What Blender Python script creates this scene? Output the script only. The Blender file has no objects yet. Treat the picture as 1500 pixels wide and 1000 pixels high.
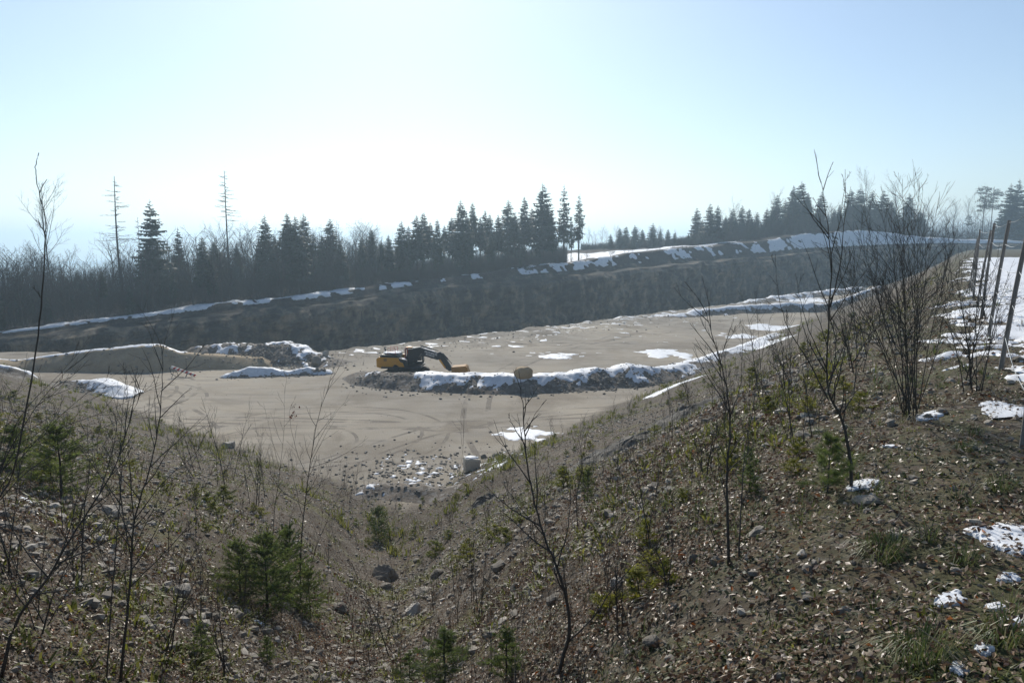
import bpy, math, random
import numpy as np
from mathutils import Vector, Matrix

R = math.radians
SC = bpy.context.scene
COL = SC.collection
rng = np.random.default_rng(11)
random.seed(11)

# ------------------------------------------------------------------ camera, sky, sun, exposure
EYE = 13.5                      # eye height above the quarry floor
PITCH = R(7.59)
FPX = 1050.0                    # focal length in pixels of the 1500 px wide photo
cam_d = bpy.data.cameras.new('camera'); cam = bpy.data.objects.new('camera', cam_d); COL.objects.link(cam)
cam_d.sensor_width = 36.0; cam_d.lens = 36.0 * FPX / 1500.0
cam_d.clip_start = 0.05; cam_d.clip_end = 20000
cam.location = (0, 0, EYE); cam.rotation_euler = (R(90) - PITCH, 0, 0)
SC.camera = cam

SUN_AZ, SUN_EL = R(-9), R(37.5)   # azimuth measured from +Y towards +X
w = bpy.data.worlds.new('World'); SC.world = w; w.use_nodes = True
nt = w.node_tree; nt.nodes.clear()
sky = nt.nodes.new('ShaderNodeTexSky'); sky.sky_type = 'NISHITA'; sky.sun_disc = False
sky.sun_elevation = SUN_EL; sky.sun_rotation = SUN_AZ
sky.altitude = 500; sky.air_density = 1.0; sky.dust_density = 0.75; sky.ozone_density = 1.5
bg = nt.nodes.new('ShaderNodeBackground'); bg.inputs['Strength'].default_value = 0.12
wo = nt.nodes.new('ShaderNodeOutputWorld')
tint = nt.nodes.new('ShaderNodeMix'); tint.data_type = 'RGBA'; tint.blend_type = 'MULTIPLY'; tint.inputs[0].default_value = 1.0
tint.inputs[7].default_value = (1.0, 1.0, .985, 1)      # the camera's slightly cyan white balance
nt.links.new(sky.outputs[0], tint.inputs[6]); nt.links.new(tint.outputs[2], bg.inputs[0]); nt.links.new(bg.outputs[0], wo.inputs[0])

sun_d = bpy.data.lights.new('sun', 'SUN'); sun_d.energy = 4.7; sun_d.angle = R(0.53); sun_d.color = (1.0, 0.95, 0.87)
sun = bpy.data.objects.new('sun', sun_d); COL.objects.link(sun)
sv = Vector((math.sin(SUN_AZ) * math.cos(SUN_EL), math.cos(SUN_AZ) * math.cos(SUN_EL), math.sin(SUN_EL)))
sun.rotation_euler = sv.to_track_quat('Z', 'Y').to_euler(); sun.location = (0, 60, 80)

vs = SC.view_settings
vs.view_transform = 'Standard'; vs.look = 'None'; vs.exposure = 0.0; vs.gamma = 1.0; vs.use_curve_mapping = False
SC.cycles.volume_bounces = 1
SC.cycles.max_bounces = 6
SC.cycles.transparent_max_bounces = 8

# ------------------------------------------------------------------ noise and camera helpers
def vn(x, y, s=0):
    x = np.asarray(x, float); y = np.asarray(y, float)
    xi = np.floor(x).astype(np.int64); yi = np.floor(y).astype(np.int64)
    fx = x - xi; fy = y - yi
    fx = fx * fx * (3 - 2 * fx); fy = fy * fy * (3 - 2 * fy)
    def h(a, b):
        n = (a * 374761393 + b * 668265263 + (s + 7) * 974711) & 0x7fffffff
        n = ((n ^ (n >> 13)) * 1274126177) & 0x7fffffff
        n = ((n ^ (n >> 15)) * 668265263) & 0x7fffffff
        return ((n ^ (n >> 16)) & 0xffff) / 65535.0
    return (h(xi, yi) * (1 - fx) + h(xi + 1, yi) * fx) * (1 - fy) + (h(xi, yi + 1) * (1 - fx) + h(xi + 1, yi + 1) * fx) * fy
def fbm(x, y, o=4, s=0):            # about -1..1
    t = 0; a = 1; n = 0
    for k in range(o):
        t = t + a * (vn(x * 2 ** k + 13.7 * k, y * 2 ** k - 7.1 * k, s + k) * 2 - 1); n += a; a *= .5
    return t / n
def sstep(a, b, x):
    t = np.clip((x - a) / (b - a), 0, 1); return t * t * (3 - 2 * t)
def smax(a, b, k):
    h = np.clip(k - np.abs(a - b), 0, None) / k
    return np.maximum(a, b) + h * h * k * .25

def ray(px, py):
    u = (px - 750) / FPX; v = (500 - py) / FPX
    return np.array([u, math.cos(PITCH) + v * math.sin(PITCH), -math.sin(PITCH) + v * math.cos(PITCH)])
def at(px, py, y):                  # the point at depth y that was measured at this place in the photo
    d = ray(px, py); k = y / d[1]
    return np.array([d[0] * k, y, EYE + d[2] * k])

# ------------------------------------------------------------------ terrain
PRO_S = np.array([-400, 0, 1, 5, 13.4, 17.5, 20, 21.4, 22.5, 24, 26, 30, 400.])
PRO_Z = np.array([-280, 0, .4, 2.0, 5.9, 8.4, 10.2, 11.0, 11.5, 11.85, 11.98, 12.05, 12.8])
_s = np.linspace(-400, 400, 16001); _z = np.interp(_s, PRO_S, PRO_Z)
_k = np.hanning(41); _k /= _k.sum(); _zz = np.convolve(np.pad(_z, 20, 'edge'), _k, 'valid')
def prof(s): return np.interp(s, _s, _zz)
def sR(x, y): return (x - 1.3) * .844 - (y - 47) * .536
def sL(x, y): return -(x + 14) * .65 - (y - 43) * .76
# far cliff of the pit: photo column, distance, row of the cliff edge, row of the top of the snowy bank
CL = [(-520, 88, 545, 532), (-150, 104, 512, 498), (0, 112, 496, 480), (160, 121, 479, 462), (340, 131, 457, 440), (480, 141, 443, 428), (640, 160, 421, 408),
      (850, 190, 402, 384), (950, 206, 391, 371), (1050, 225, 381, 361), (1130, 241, 375, 353), (1200, 258, 369, 343), (1300, 285, 363, 339), (1380, 305, 360, 350), (1500, 325, 359, 354), (1800, 400, 358, 354)]
CP = np.array([at(a, c, b) for a, b, c, d in CL]); CB = np.array([at(a, d, b + 9)[2] for a, b, c, d in CL])
CU = np.concatenate([[0], np.cumsum(np.hypot(np.diff(CP[:, 0]), np.diff(CP[:, 1])))])
def cliff_cu(x, y):                 # signed distance behind the cliff line, and length along it
    x = np.asarray(x, float); y = np.asarray(y, float)
    best = np.full(x.shape, 1e18); c = np.zeros(x.shape); u = np.zeros(x.shape)
    n = len(CP) - 1
    for i in range(n):
        ax, ay = CP[i, :2]; bx, by = CP[i + 1, :2]; L = math.hypot(bx - ax, by - ay); dx, dy = (bx - ax) / L, (by - ay) / L
        t = (x - ax) * dx + (y - ay) * dy
        tc = np.clip(t, 0 if i else -1e9, L if i < n - 1 else 1e9)
        qx = ax + dx * tc; qy = ay + dy * tc
        d2 = (x - qx) ** 2 + (y - qy) ** 2
        sg = np.where((x - ax) * (-dy) + (y - ay) * dx > 0, 1.0, -1.0)
        m = d2 < best
        best = np.where(m, d2, best); c = np.where(m, sg * np.sqrt(d2), c); u = np.where(m, CU[i] + tc, u)
    return c, u
def topz(c, u):
    ze = np.interp(u, CU, CP[:, 2]); zb = np.interp(u, CU, CB)
    return ze + (zb - ze) * np.clip((c - .5) / (.8 * np.abs(zb - ze) + .6), 0, 1)
def Hbase(x, y):
    x = np.asarray(x, float); y = np.asarray(y, float)
    a = prof(sR(x, y) + fbm(x / 14, y / 14, 3, 1) * 1.3 * sstep(8, 30, y)); b = prof(sL(x, y) + fbm(x / 12, y / 12, 3, 2) * 1.3 * sstep(8, 30, y))
    bank = smax(a, b, 1.6) - .4 * 0
    # gully running down from just ahead of the standpoint
    gx = x - (-.6 - y * .145)
    bank = bank - 1.25 * np.exp(-(gx / 2.6) ** 2) * sstep(.6, 4.5, y) * (1 - sstep(14, 30, y))
    bank = bank - 1.7 * np.exp(-((gx + .5) / 2.6) ** 2) * sstep(15, 26, y) * (1 - sstep(40, 46, y))
    bank = bank - .55 * sstep(.5, 3.0, y) * (1 - sstep(9, 20, y)) * sstep(1.5, -4, x)
    e1 = (x + 24) * -.715 + (y - 89) * .699; e2 = (y - 90) + fbm(x / 9, y / 9, 2, 5)
    e = np.minimum(e1, e2) + fbm(x / 6, y / 6, 3, 4) * 1.6
    pit = -15 * sstep(0, 8, e) + .32 * np.exp(-((e + 1.2) / 1.4) ** 2) * (fbm(x / 2.3, y / 2.3, 3, 9) + .5)
    flo = pit + fbm(x / 22, y / 22, 3, 6) * .16 * sstep(0, 12, -e) + fbm(x / 3, y / 3, 3, 8) * .035
    # rough, hummocky strip of the plateau beyond the excavator
    flo = flo + sstep(80, 100, y) * sstep(-48, -6, e) * (1 - sstep(-1, 1, e)) * (np.abs(fbm(x / 5, y / 5, 3, 31)) * .6)
    h = smax(flo, bank, .7)
    sl = sstep(.15, 1.5, bank)
    h = h + sl * (fbm(x / 3.5, y / 3.5, 3, 3) * .16 + fbm(x / .9, y / .9, 3, 12) * .06 + fbm(x / .28, y / .28, 2, 14) * .018)
    d = np.hypot(x, y)
    if np.max(y) < 75 and np.min(x) > -70: return h
    c, u = cliff_cu(x, y)
    t = topz(c, u) + fbm(x / 9, y / 9, 3, 20) * .7 * sstep(0, 6, c)
    px = 750 + FPX * x / np.maximum(y, 1)
    right = sstep(780, 1000, px)
    t = t + right * 1.0 * sstep(20, 110, c) - right * .06 * np.clip(c - 10, 0, 70) - (1 - right) * 26 * sstep(45, 190, c) - 60 * sstep(160, 900, c)
    hills = (fbm(x / 700 + 3.1, y / 700, 4, 40) * .5 + .5)
    t = t + sstep(900, 2600, d) * (hills * 46 - 36)
    far = sstep(0, 1.5, c)
    h = h * (1 - far) + t * far
    return h
H0 = lambda x, y: float(Hbase(np.array([x]), np.array([y]))[0])

# earth banks and heaps: ridge line (x, y, height), half width, steepness, roughness
BERMS = {
 'front': ([(-15.2, 72.5, .75), (-13.4, 70.3, 1.05), (-11, 69, 1.15), (-7.5, 68, 1.3), (-4, 67.2, 1.45), (1, 66.8, 1.35), (5, 68, 1.25), (8.2, 69.3, 1.55), (9.4, 69.8, 1.25), (11.2, 70.4, 1.75), (13.5, 71.6, 1.35), (15.5, 73.2, .9), (20, 77.5, .95), (26, 84, .95), (32, 93, .8), (37, 101, .6)], 3.0, 1.0, .22),
 'back': ([(30, 135, .3), (36, 139.5, .8), (42, 142.5, 1.1), (49, 145, 1.4), (58, 147, 1.5), (76, 150, 1.5)], 2.6, 1.0, .2),
 'rim': ([(56, 168, .5), (66, 178, .9), (80, 191, 1.1), (104, 214, 1.2)], 2.6, 1.0, .3),
 'cut': ([(-58, 77.6, .5), (-54, 78.2, 1.05), (-47, 78.8, 2.0), (-41, 79, 2.65), (-39.3, 79.1, 2.7), (-37.2, 79.6, 1.75), (-33.5, 80.2, 1.35), (-29, 80.6, 1.0)], 2.8, .7, .04),
 'rubble': ([(-37, 84.6, 1.75), (-31, 84.8, 1.9), (-27.5, 84.2, 2.0), (-25.6, 83.6, 2.0), (-23.6, 82.8, 1.35), (-21.6, 81.8, .6)], 4.0, 1.1, .3),
 'heap': ([(-43, 66.8, .35), (-40, 66, 1.0), (-37.8, 65.4, 1.25), (-36.2, 64.4, .95)], 2.5, 1.2, .12),
 'heap2': ([(-50, 66.5, .8), (-45.8, 66.4, .9)], 1.9, 1.2, .15),
 'snowpile': ([(-29.6, 73.6, .25), (-27.4, 74.4, .75), (-25.6, 74.7, .7), (-23.6, 74.6, .35), (-21.8, 75.2, .55), (-19.6, 75.6, .25)], 1.15, 1.2, .3),
 'toe': ([(-7.6, 38.3, .4), (-5.2, 38.0, .5), (-3.9, 37.4, .3)], 1.5, 1.3, .2),
}
def berm_h(key, x, y):
    pts, wd, stp, rough = BERMS[key]
    best = np.full(np.shape(x), 1e9); hh = np.zeros(np.shape(x))
    for (ax, ay, ah), (bx, by, bh) in zip(pts[:-1], pts[1:]):
        L2 = (bx - ax) ** 2 + (by - ay) ** 2
        t = np.clip(((x - ax) * (bx - ax) + (y - ay) * (by - ay)) / L2, 0, 1)
        d = np.hypot(x - ax - t * (bx - ax), y - ay - t * (by - ay))
        m = d < best
        best = np.where(m, d, best); hh = np.where(m, ah + t * (bh - ah), hh)
    wloc = wd * (.55 + .45 * hh / max(p[2] for p in pts))
    q = best / wloc + fbm(x / 1.7, y / 1.7, 3, 51) * rough * .8
    k = np.clip(1 - q, -.6, 1)
    z = hh * np.where(k > 0, np.minimum(1, k * 1.35) ** stp * (1 - .12 * (1 - k)), k * .7)
    return z + rough * .55 * hh * fbm(x / .9, y / .9, 3, 53) * sstep(0, .3, k) + rough * .25 * fbm(x / .35, y / .35, 2, 55) * sstep(0, .3, k), k
BERM_BOX = {k: (min(p[0] for p in v[0]) - v[1] * 1.5, max(p[0] for p in v[0]) + v[1] * 1.5, min(p[1] for p in v[0]) - v[1] * 1.5, max(p[1] for p in v[0]) + v[1] * 1.5) for k, v in BERMS.items()}
def Hall(x, y):
    h = Hbase(x, y)
    x0, x1, y0, y1 = np.min(x), np.max(x), np.min(y), np.max(y)
    for k, (bx0, bx1, by0, by1) in BERM_BOX.items():
        if x0 > bx1 or x1 < bx0 or y0 > by1 or y1 < by0: continue
        z, q = berm_h(k, x, y); h = h + np.where(q > 0, z, 0)
    return h
HA = lambda x, y: float(Hall(np.array([x]), np.array([y]))[0])
def hit(px, py, tmax=400):          # ground point seen at this place of the photo
    d = ray(px, py); lo = 1.2
    for step in (.5, .02):
        ts = lo + step * np.arange(700 if step > .1 else 60) * (1 if step < .1 else 1)
        X, Y, Z = d[0] * ts, d[1] * ts, EYE + d[2] * ts
        i = np.argmax(Z < Hall(X, Y)); lo = max(1.2, ts[i] - step)
    return np.array([X[i], Y[i], HA(X[i], Y[i])])

# ------------------------------------------------------------------ mesh helpers
def mesh_np(name, V, tris=None, quads=None, smooth=False, attrs=None):
    V = np.asarray(V, np.float32).reshape(-1, 3)
    me = bpy.data.meshes.new(name); me.vertices.add(len(V)); me.vertices.foreach_set('co', V.ravel())
    T = np.zeros((0, 3), np.int32) if tris is None or len(tris) == 0 else np.asarray(tris, np.int32).reshape(-1, 3)
    Q = np.zeros((0, 4), np.int32) if quads is None or len(quads) == 0 else np.asarray(quads, np.int32).reshape(-1, 4)
    nl = T.size + Q.size; npz = len(T) + len(Q)
    me.loops.add(nl); me.loops.foreach_set('vertex_index', np.concatenate([T.ravel(), Q.ravel()]))
    me.polygons.add(npz)
    st = np.concatenate([np.arange(len(T)) * 3, T.size + np.arange(len(Q)) * 4]).astype(np.int32)
    me.polygons.foreach_set('loop_start', st)
    me.update(calc_edges=True)
    me.polygons.foreach_set('use_smooth', np.full(npz, smooth))
    for k, a in (attrs or {}).items():
        a = np.asarray(a, np.float32)
        if a.ndim == 1:
            at_ = me.attributes.new(k, 'FLOAT', 'POINT'); at_.data.foreach_set('value', a)
        else:
            at_ = me.attributes.new(k, 'FLOAT_COLOR', 'POINT'); at_.data.foreach_set('color', np.hstack([a, np.ones((len(a), 4 - a.shape[1]))]).astype(np.float32).ravel())
    me.validate(); return me
class MB:
    def __init__(s): s.V = []; s.T = []; s.Q = []; s.n = 0; s.A = []
    def add(s, v, t=None, q=None, a=0.0):
        v = np.asarray(v, float).reshape(-1, 3)
        if t is not None and len(t): s.T.append(np.asarray(t, int).reshape(-1, 3) + s.n)
        if q is not None and len(q): s.Q.append(np.asarray(q, int).reshape(-1, 4) + s.n)
        s.V.append(v); s.A.append(np.broadcast_to(a, (len(v),)).astype(float)); s.n += len(v)
    def box(s, c, d, rot=None, ch=0.0):
        c = np.array(c, float); d = np.array(d, float) / 2
        v = np.array([[x, y, z] for x in (-1, 1) for y in (-1, 1) for z in (-1, 1)]) * d
        if rot is not None: v = v @ np.array(rot).T
        s.add(v + c, q=[(0, 1, 3, 2), (4, 6, 7, 5), (0, 4, 5, 1), (2, 3, 7, 6), (0, 2, 6, 4), (1, 5, 7, 3)])
    def prism(s, poly, y0, y1):     # polygon in x,z extruded in y
        n = len(poly); p = np.array(poly, float)
        v = np.vstack([np.c_[p[:, 0], np.full(n, y0), p[:, 1]], np.c_[p[:, 0], np.full(n, y1), p[:, 1]]])
        q = [(i, (i + 1) % n, n + (i + 1) % n, n + i) for i in range(n)]
        c = p.mean(0)
        v = np.vstack([v, [[c[0], y0, c[1]], [c[0], y1, c[1]]]])
        t = [((i + 1) % n, i, 2 * n) for i in range(n)] + [(n + i, n + (i + 1) % n, 2 * n + 1) for i in range(n)]
        s.add(v, t, q)
    def tube(s, P, rad, sides=6, cap=True, a=0.0):
        P = np.asarray(P, float); n = len(P); rad = np.broadcast_to(np.asarray(rad, float), (n,))
        tg = np.gradient(P, axis=0); tg /= np.linalg.norm(tg, axis=1)[:, None] + 1e-9
        ref = np.where(np.abs(tg[:, 2:3]) > .9, np.array([[1., 0, 0]]), np.array([[0, 0, 1.]]))
        ux = np.cross(ref, tg); ux /= np.linalg.norm(ux, axis=1)[:, None] + 1e-9; uy = np.cross(tg, ux)
        an = np.arange(sides) * 2 * math.pi / sides
        v = P[:, None] + rad[:, None, None] * (np.cos(an)[None, :, None] * ux[:, None] + np.sin(an)[None, :, None] * uy[:, None])
        i = np.arange(n - 1)[:, None] * sides; j = np.arange(sides)[None]; k = (j + 1) % sides
        q = np.stack([i + j, i + k, i + sides + k, i + sides + j], -1).reshape(-1, 4)
        v = v.reshape(-1, 3); t = None
        if cap and sides > 3:
            v = np.vstack([v, P[0], P[-1]]); b = (n - 1) * sides
            t = [((x + 1) % sides, x, n * sides) for x in range(sides)] + [(b + x, b + (x + 1) % sides, n * sides + 1) for x in range(sides)]
        s.add(v, t, q, a)
    def mesh(s, name, smooth=False, attr=None):
        if not s.V: s.add([(0, 0, 0)])
        return mesh_np(name, np.vstack(s.V), np.vstack(s.T) if s.T else None, np.vstack(s.Q) if s.Q else None, smooth,
                       {attr: np.concatenate(s.A)} if attr else None)
    def obj(s, name, mat, parent=None, smooth=False, attr=None, **kw):
        return link(name, s.mesh(name, smooth, attr), mat, parent, **kw)
def tag(o, label=None, cat=None, group=None, kind=None):
    if label: o['label'] = label
    if cat: o['category'] = cat
    if group: o['group'] = group
    if kind: o['kind'] = kind
    return o
def link(name, me, mat, parent=None, **kw):
    if mat is not None and len(me.materials) == 0: me.materials.append(mat)
    o = bpy.data.objects.new(name, me); COL.objects.link(o)
    if parent is not None: o.parent = parent
    return tag(o, **kw)
def empty(name, loc, rz=0, **kw):
    o = bpy.data.objects.new(name, None); COL.objects.link(o); o.location = loc; o.rotation_euler = (0, 0, rz); o.empty_display_size = .2
    return tag(o, **kw)
def copy_tree(o, parent=None):
    c = o.copy(); COL.objects.link(c); c.parent = parent
    for ch in o.children: copy_tree(ch, c)
    return c

# ------------------------------------------------------------------ materials
class NB:
    def __init__(s, name):
        s.m = bpy.data.materials.new(name); s.m.use_nodes = True; s.t = s.m.node_tree; s.t.nodes.clear()
        s.out = s.t.nodes.new('ShaderNodeOutputMaterial')
    def n(s, typ, **kw):
        o = s.t.nodes.new('ShaderNode' + typ)
        for k, v in kw.items(): setattr(o, k, v)
        return o
    def put(s, sock, v):
        if isinstance(v, bpy.types.NodeSocket): s.t.links.new(v, sock)
        elif v is not None: sock.default_value = (*v, 1) if isinstance(v, tuple) and len(v) == 3 and sock.type == 'RGBA' else v
    def pos(s):
        return s.n('NewGeometry').outputs['Position']
    def objc(s): return s.n('TexCoord').outputs['Object']
    def map(s, v, sc): m = s.n('Mapping'); s.put(m.inputs[0], v); m.inputs['Scale'].default_value = sc; return m.outputs[0]
    def noise(s, v, scale, det=4, rough=.55, dist=0):
        o = s.n('TexNoise'); s.put(o.inputs['Vector'], v); o.inputs['Scale'].default_value = scale; o.inputs['Detail'].default_value = det
        o.inputs['Roughness'].default_value = rough; o.inputs['Distortion'].default_value = dist; return o.outputs['Fac']
    def voro(s, v, scale, out='Color', feat='F1'):
        o = s.n('TexVoronoi'); o.feature = feat; s.put(o.inputs['Vector'], v); o.inputs['Scale'].default_value = scale; return o.outputs[out]
    def ramp(s, f, *st):
        o = s.n('ValToRGB'); s.put(o.inputs[0], f); e = o.color_ramp.elements
        while len(e) < len(st): e.new(.5)
        for i, (p, c) in enumerate(st):
            e[i].position = p; e[i].color = (*c, 1) if isinstance(c, tuple) else (c, c, c, 1)
        return o.outputs[0]
    def mix(s, f, a, b, mode='MIX'):
        o = s.n('Mix', data_type='RGBA', blend_type=mode); s.put(o.inputs[0], f); s.put(o.inputs[6], a); s.put(o.inputs[7], b); return o.outputs[2]
    def math(s, op, a, b=None, c=None):
        o = s.n('Math', operation=op)
        for i, v in enumerate((a, b, c)):
            if v is not None: s.put(o.inputs[i], v)
        return o.outputs[0]
    def attr(s, name, out='Fac'): return s.n('Attribute', attribute_name=name).outputs[out]
    def rnd(s): return s.n('ObjectInfo').outputs['Random']
    def bump(s, h, st, dist, nrm=None):
        o = s.n('Bump'); s.put(o.inputs['Height'], h); o.inputs['Strength'].default_value = st; o.inputs['Distance'].default_value = dist
        if nrm is not None: s.put(o.inputs['Normal'], nrm)
        return o.outputs[0]
    def done(s, col, rough=.9, nrm=None, metal=0, spec=.3, **kw):
        p = s.n('BsdfPrincipled'); s.put(p.inputs['Base Color'], col); s.put(p.inputs['Roughness'], rough); s.put(p.inputs['Metallic'], metal)
        p.inputs['Specular IOR Level'].default_value = spec
        if nrm is not None: s.put(p.inputs['Normal'], nrm)
        for k, v in kw.items(): s.put(p.inputs[k], v)
        s.t.links.new(p.outputs[0], s.out.inputs[0]); return s.m
    def leafy(s, col, rough=.6, trans=.35, tcol=None, spec=.3):
        p = s.n('BsdfPrincipled'); s.put(p.inputs['Base Color'], col); s.put(p.inputs['Roughness'], rough); p.inputs['Specular IOR Level'].default_value = spec
        t = s.n('BsdfTranslucent'); s.put(t.inputs[0], tcol or col)
        m = s.n('MixShader'); m.inputs[0].default_value = trans
        s.t.links.new(p.outputs[0], m.inputs[1]); s.t.links.new(t.outputs[0], m.inputs[2]); s.t.links.new(m.outputs[0], s.out.inputs[0]); return s.m

def simple(name, col, rough=.6, metal=0, var=.25, sc=3, spec=.4):
    b = NB(name); f = b.noise(b.objc(), sc, 5)
    c = b.mix(f, tuple(x * (1 - var) for x in col), tuple(min(1, x * (1 + var)) for x in col))
    return b.done(c, rough, metal=metal, spec=spec)

def m_ground():
    b = NB('ground_earth'); P = b.pos(); z = b.n('SeparateColor'); b.put(z.inputs[0], b.attr('zone', 'Color'))
    slope, wood, grass = z.outputs[0], z.outputs[1], z.outputs[2]
    # packed quarry floor
    big = b.noise(P, .05, 3); mid = b.noise(P, .4, 5, .6); fin = b.noise(P, 9, 6, .75)
    fl = b.mix(b.ramp(big, (.4, 0.), (.62, 1.)), (.225, .194, .15), (.36, .308, .232))
    fl = b.mix(b.ramp(mid, (.35, 0.), (.7, .75)), fl, (.30, .27, .225))
    st = b.noise(b.map(P, (.12, .9, 1)), 1.2, 4, .6)                   # drag marks along the haul road
    fl = b.mix(b.math('MULTIPLY', b.ramp(st, (.5, 0.), (.68, 1.)), .45), fl, (.15, .128, .105))
    sp = b.n('SeparateXYZ'); b.put(sp.inputs[0], P)
    def arc(cx, cy, r, wd):                                            # tyre marks: rings of darker pressed earth
        dx = b.math('SUBTRACT', sp.outputs[0], cx); dy = b.math('SUBTRACT', sp.outputs[1], cy)
        d = b.math('SQRT', b.math('ADD', b.math('MULTIPLY', dx, dx), b.math('MULTIPLY', dy, dy)))
        return b.math('LESS_THAN', b.math('ABSOLUTE', b.math('SUBTRACT', d, r)), wd)
    tr = None
    for a in ((-14, 50, 7.5, .14), (-14, 50, 9.4, .14), (-38, 60, 9, .16), (-38, 60, 11, .16), (10, 36, 21, .16), (10, 36, 23, .16), (-60, 30, 42, .2), (-60, 30, 44, .2), (-30, -60, 114, .2), (-30, -60, 116, .2), (-10, 150, 96, .22), (-10, 150, 98, .22), (-16, 48, 5.2, .13), (-45, 62, 14, .17), (-45, 62, 16, .17), (20, 160, 62, .25), (20, 160, 64.2, .25), (60, 60, 62, .22), (60, 60, 64, .22)):
        v = arc(*a); tr = v if tr is None else b.math('MAXIMUM', tr, v)
    tr = b.math('MULTIPLY', tr, b.ramp(b.noise(P, .35, 3), (.42, 0.), (.56, .7)))
    fl = b.mix(tr, fl, (.12, .10, .08))
    dp = b.noise(P, .13, 5, .65, .6); fl = b.mix(b.ramp(dp, (.52, 0.), (.62, .6)), fl, (.18, .148, .108))     # damp patches
    sc = b.voro(P, 3.2, 'Distance'); fl = b.mix(b.ramp(sc, (.05, .55), (.16, 0.)), fl, (.42, .39, .35))
    fl = b.mix(.55, fl, b.mix(fin, (.55, .55, .55), (1.35, 1.35, 1.35)), 'MULTIPLY')
    # stony bank with soil and rotted leaves
    g1 = b.noise(P, 1.1, 5, .6); g2 = b.noise(P, 14, 6, .7)
    sl = b.mix(b.ramp(g1, (.38, 0.), (.62, 1.)), (.066, .050, .035), (.13, .105, .078))
    vc = b.voro(P, 11, 'Color'); vs_ = b.n('SeparateColor'); b.put(vs_.inputs[0], vc)
    sl = b.mix(b.ramp(vs_.outputs[0], (.66, 0.), (.8, .7)), sl, (.21, .186, .15))
    sl = b.mix(b.ramp(vs_.outputs[1], (.84, 0.), (.9, .7)), sl, (.09, .055, .032))
    sl = b.mix(.85, sl, b.mix(g2, (.2, .2, .2), (1.45, 1.45, 1.45)), 'MULTIPLY')
    ms = b.mix(b.noise(P, 9, 5, .7), (.05, .05, .014), (.15, .14, .045))
    sl = b.mix(b.ramp(b.noise(P, .55, 6, .7), (.54, 0.), (.64, .7)), sl, ms)
    br = b.noise(P, .3, 4, .6); sl = b.mix(b.ramp(br, (.48, 0.), (.64, .6)), sl, (.072, .056, .038))
    gr = b.mix(b.noise(P, 7, 5, .7), (.035, .045, .018), (.115, .105, .05))
    sl = b.mix(b.math('MULTIPLY', grass, b.ramp(b.noise(P, 1.7, 5, .65), (.42, 0.), (.58, .85))), sl, gr)
    wd = b.mix(b.noise(P, .5, 5, .65), (.03, .023, .018), (.08, .058, .04))
    c = b.mix(slope, fl, sl); c = b.mix(wood, c, wd)
    h = b.math('ADD', b.math('MULTIPLY', g2, slope), b.math('MULTIPLY', fin, .6))
    n = b.bump(h, .7, .05); n = b.bump(b.voro(P, 11, 'Distance'), .35, .04, n)
    return b.done(c, .92, n, spec=.2)
def m_berm(name, c0, c1, stones=.5):
    b = NB(name); P = b.pos(); f = b.noise(P, .9, 5, .6); g = b.noise(P, 9, 6, .7)
    c = b.mix(b.ramp(f, (.35, 0.), (.65, 1.)), c0, c1)
    v = b.n('SeparateColor'); b.put(v.inputs[0], b.voro(P, 4.5, 'Color'))
    c = b.mix(b.ramp(v.outputs[0], (.72, 0.), (.8, stones)), c, (.33, .31, .28))
    c = b.mix(.6, c, b.mix(g, (.5, .5, .5), (1.5, 1.5, 1.5)), 'MULTIPLY')
    return b.done(c, .92, b.bump(g, .7, .08), spec=.2)
def m_snow():
    b = NB('old_snow'); P = b.pos(); f = b.noise(P, 1.6, 5, .6); g = b.noise(P, 12, 5, .7)
    c = b.mix(b.ramp(f, (.3, 0.), (.7, 1.)), (.60, .62, .65), (.78, .79, .80))
    c = b.mix(b.ramp(g, (.56, 0.), (.72, .7)), c, (.30, .27, .23))
    return b.done(c, .6, b.bump(b.math('ADD', f, g), .3, .03), spec=.3)
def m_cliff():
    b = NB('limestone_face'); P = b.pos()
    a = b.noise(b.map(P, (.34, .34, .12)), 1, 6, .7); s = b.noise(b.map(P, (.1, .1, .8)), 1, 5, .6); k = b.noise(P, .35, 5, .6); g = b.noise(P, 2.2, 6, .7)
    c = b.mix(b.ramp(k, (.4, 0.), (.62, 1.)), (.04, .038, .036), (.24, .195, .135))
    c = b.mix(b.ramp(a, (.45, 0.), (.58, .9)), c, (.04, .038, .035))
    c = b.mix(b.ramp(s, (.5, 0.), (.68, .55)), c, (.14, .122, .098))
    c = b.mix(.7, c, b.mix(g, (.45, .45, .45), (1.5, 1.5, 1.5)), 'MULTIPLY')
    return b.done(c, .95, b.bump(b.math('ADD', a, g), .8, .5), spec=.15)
def m_bark(name, c0, c1, sc=6):
    b = NB(name); P = b.pos(); f = b.noise(b.map(P, (1, 1, .35)), sc, 5, .65)
    return b.done(b.mix(f, c0, c1), .8, b.bump(f, .4, .01), spec=.25)
def m_needle(name, c0, c1, trans=.25):
    b = NB(name); f = b.math('ADD', b.math('MULTIPLY', b.noise(b.pos(), 1.3, 4), .75), b.math('MULTIPLY', b.rnd(), .25))
    c = b.mix(b.ramp(f, (.3, 0.), (.7, 1.)), c0, c1)
    return b.leafy(c, .6, trans, spec=.25)
def m_leaf():
    b = NB('fallen_leaf'); r = b.attr('rnd')
    c = b.ramp(r, (0, (.055, .03, .018)), (.3, (.12, .07, .045)), (.5, (.215, .135, .08)), (.7, (.33, .24, .155)), (.9, (.47, .385, .28)), (.975, (.58, .51, .41)), (.98, (.33, .10, .025)), (1, (.42, .15, .03)))
    return b.leafy(b.mix(.35, c, b.mix(b.noise(b.pos(), 60, 3), (.5, .5, .5), (1.5, 1.5, 1.5)), 'MULTIPLY'), .42, .18, spec=.5)
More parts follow.
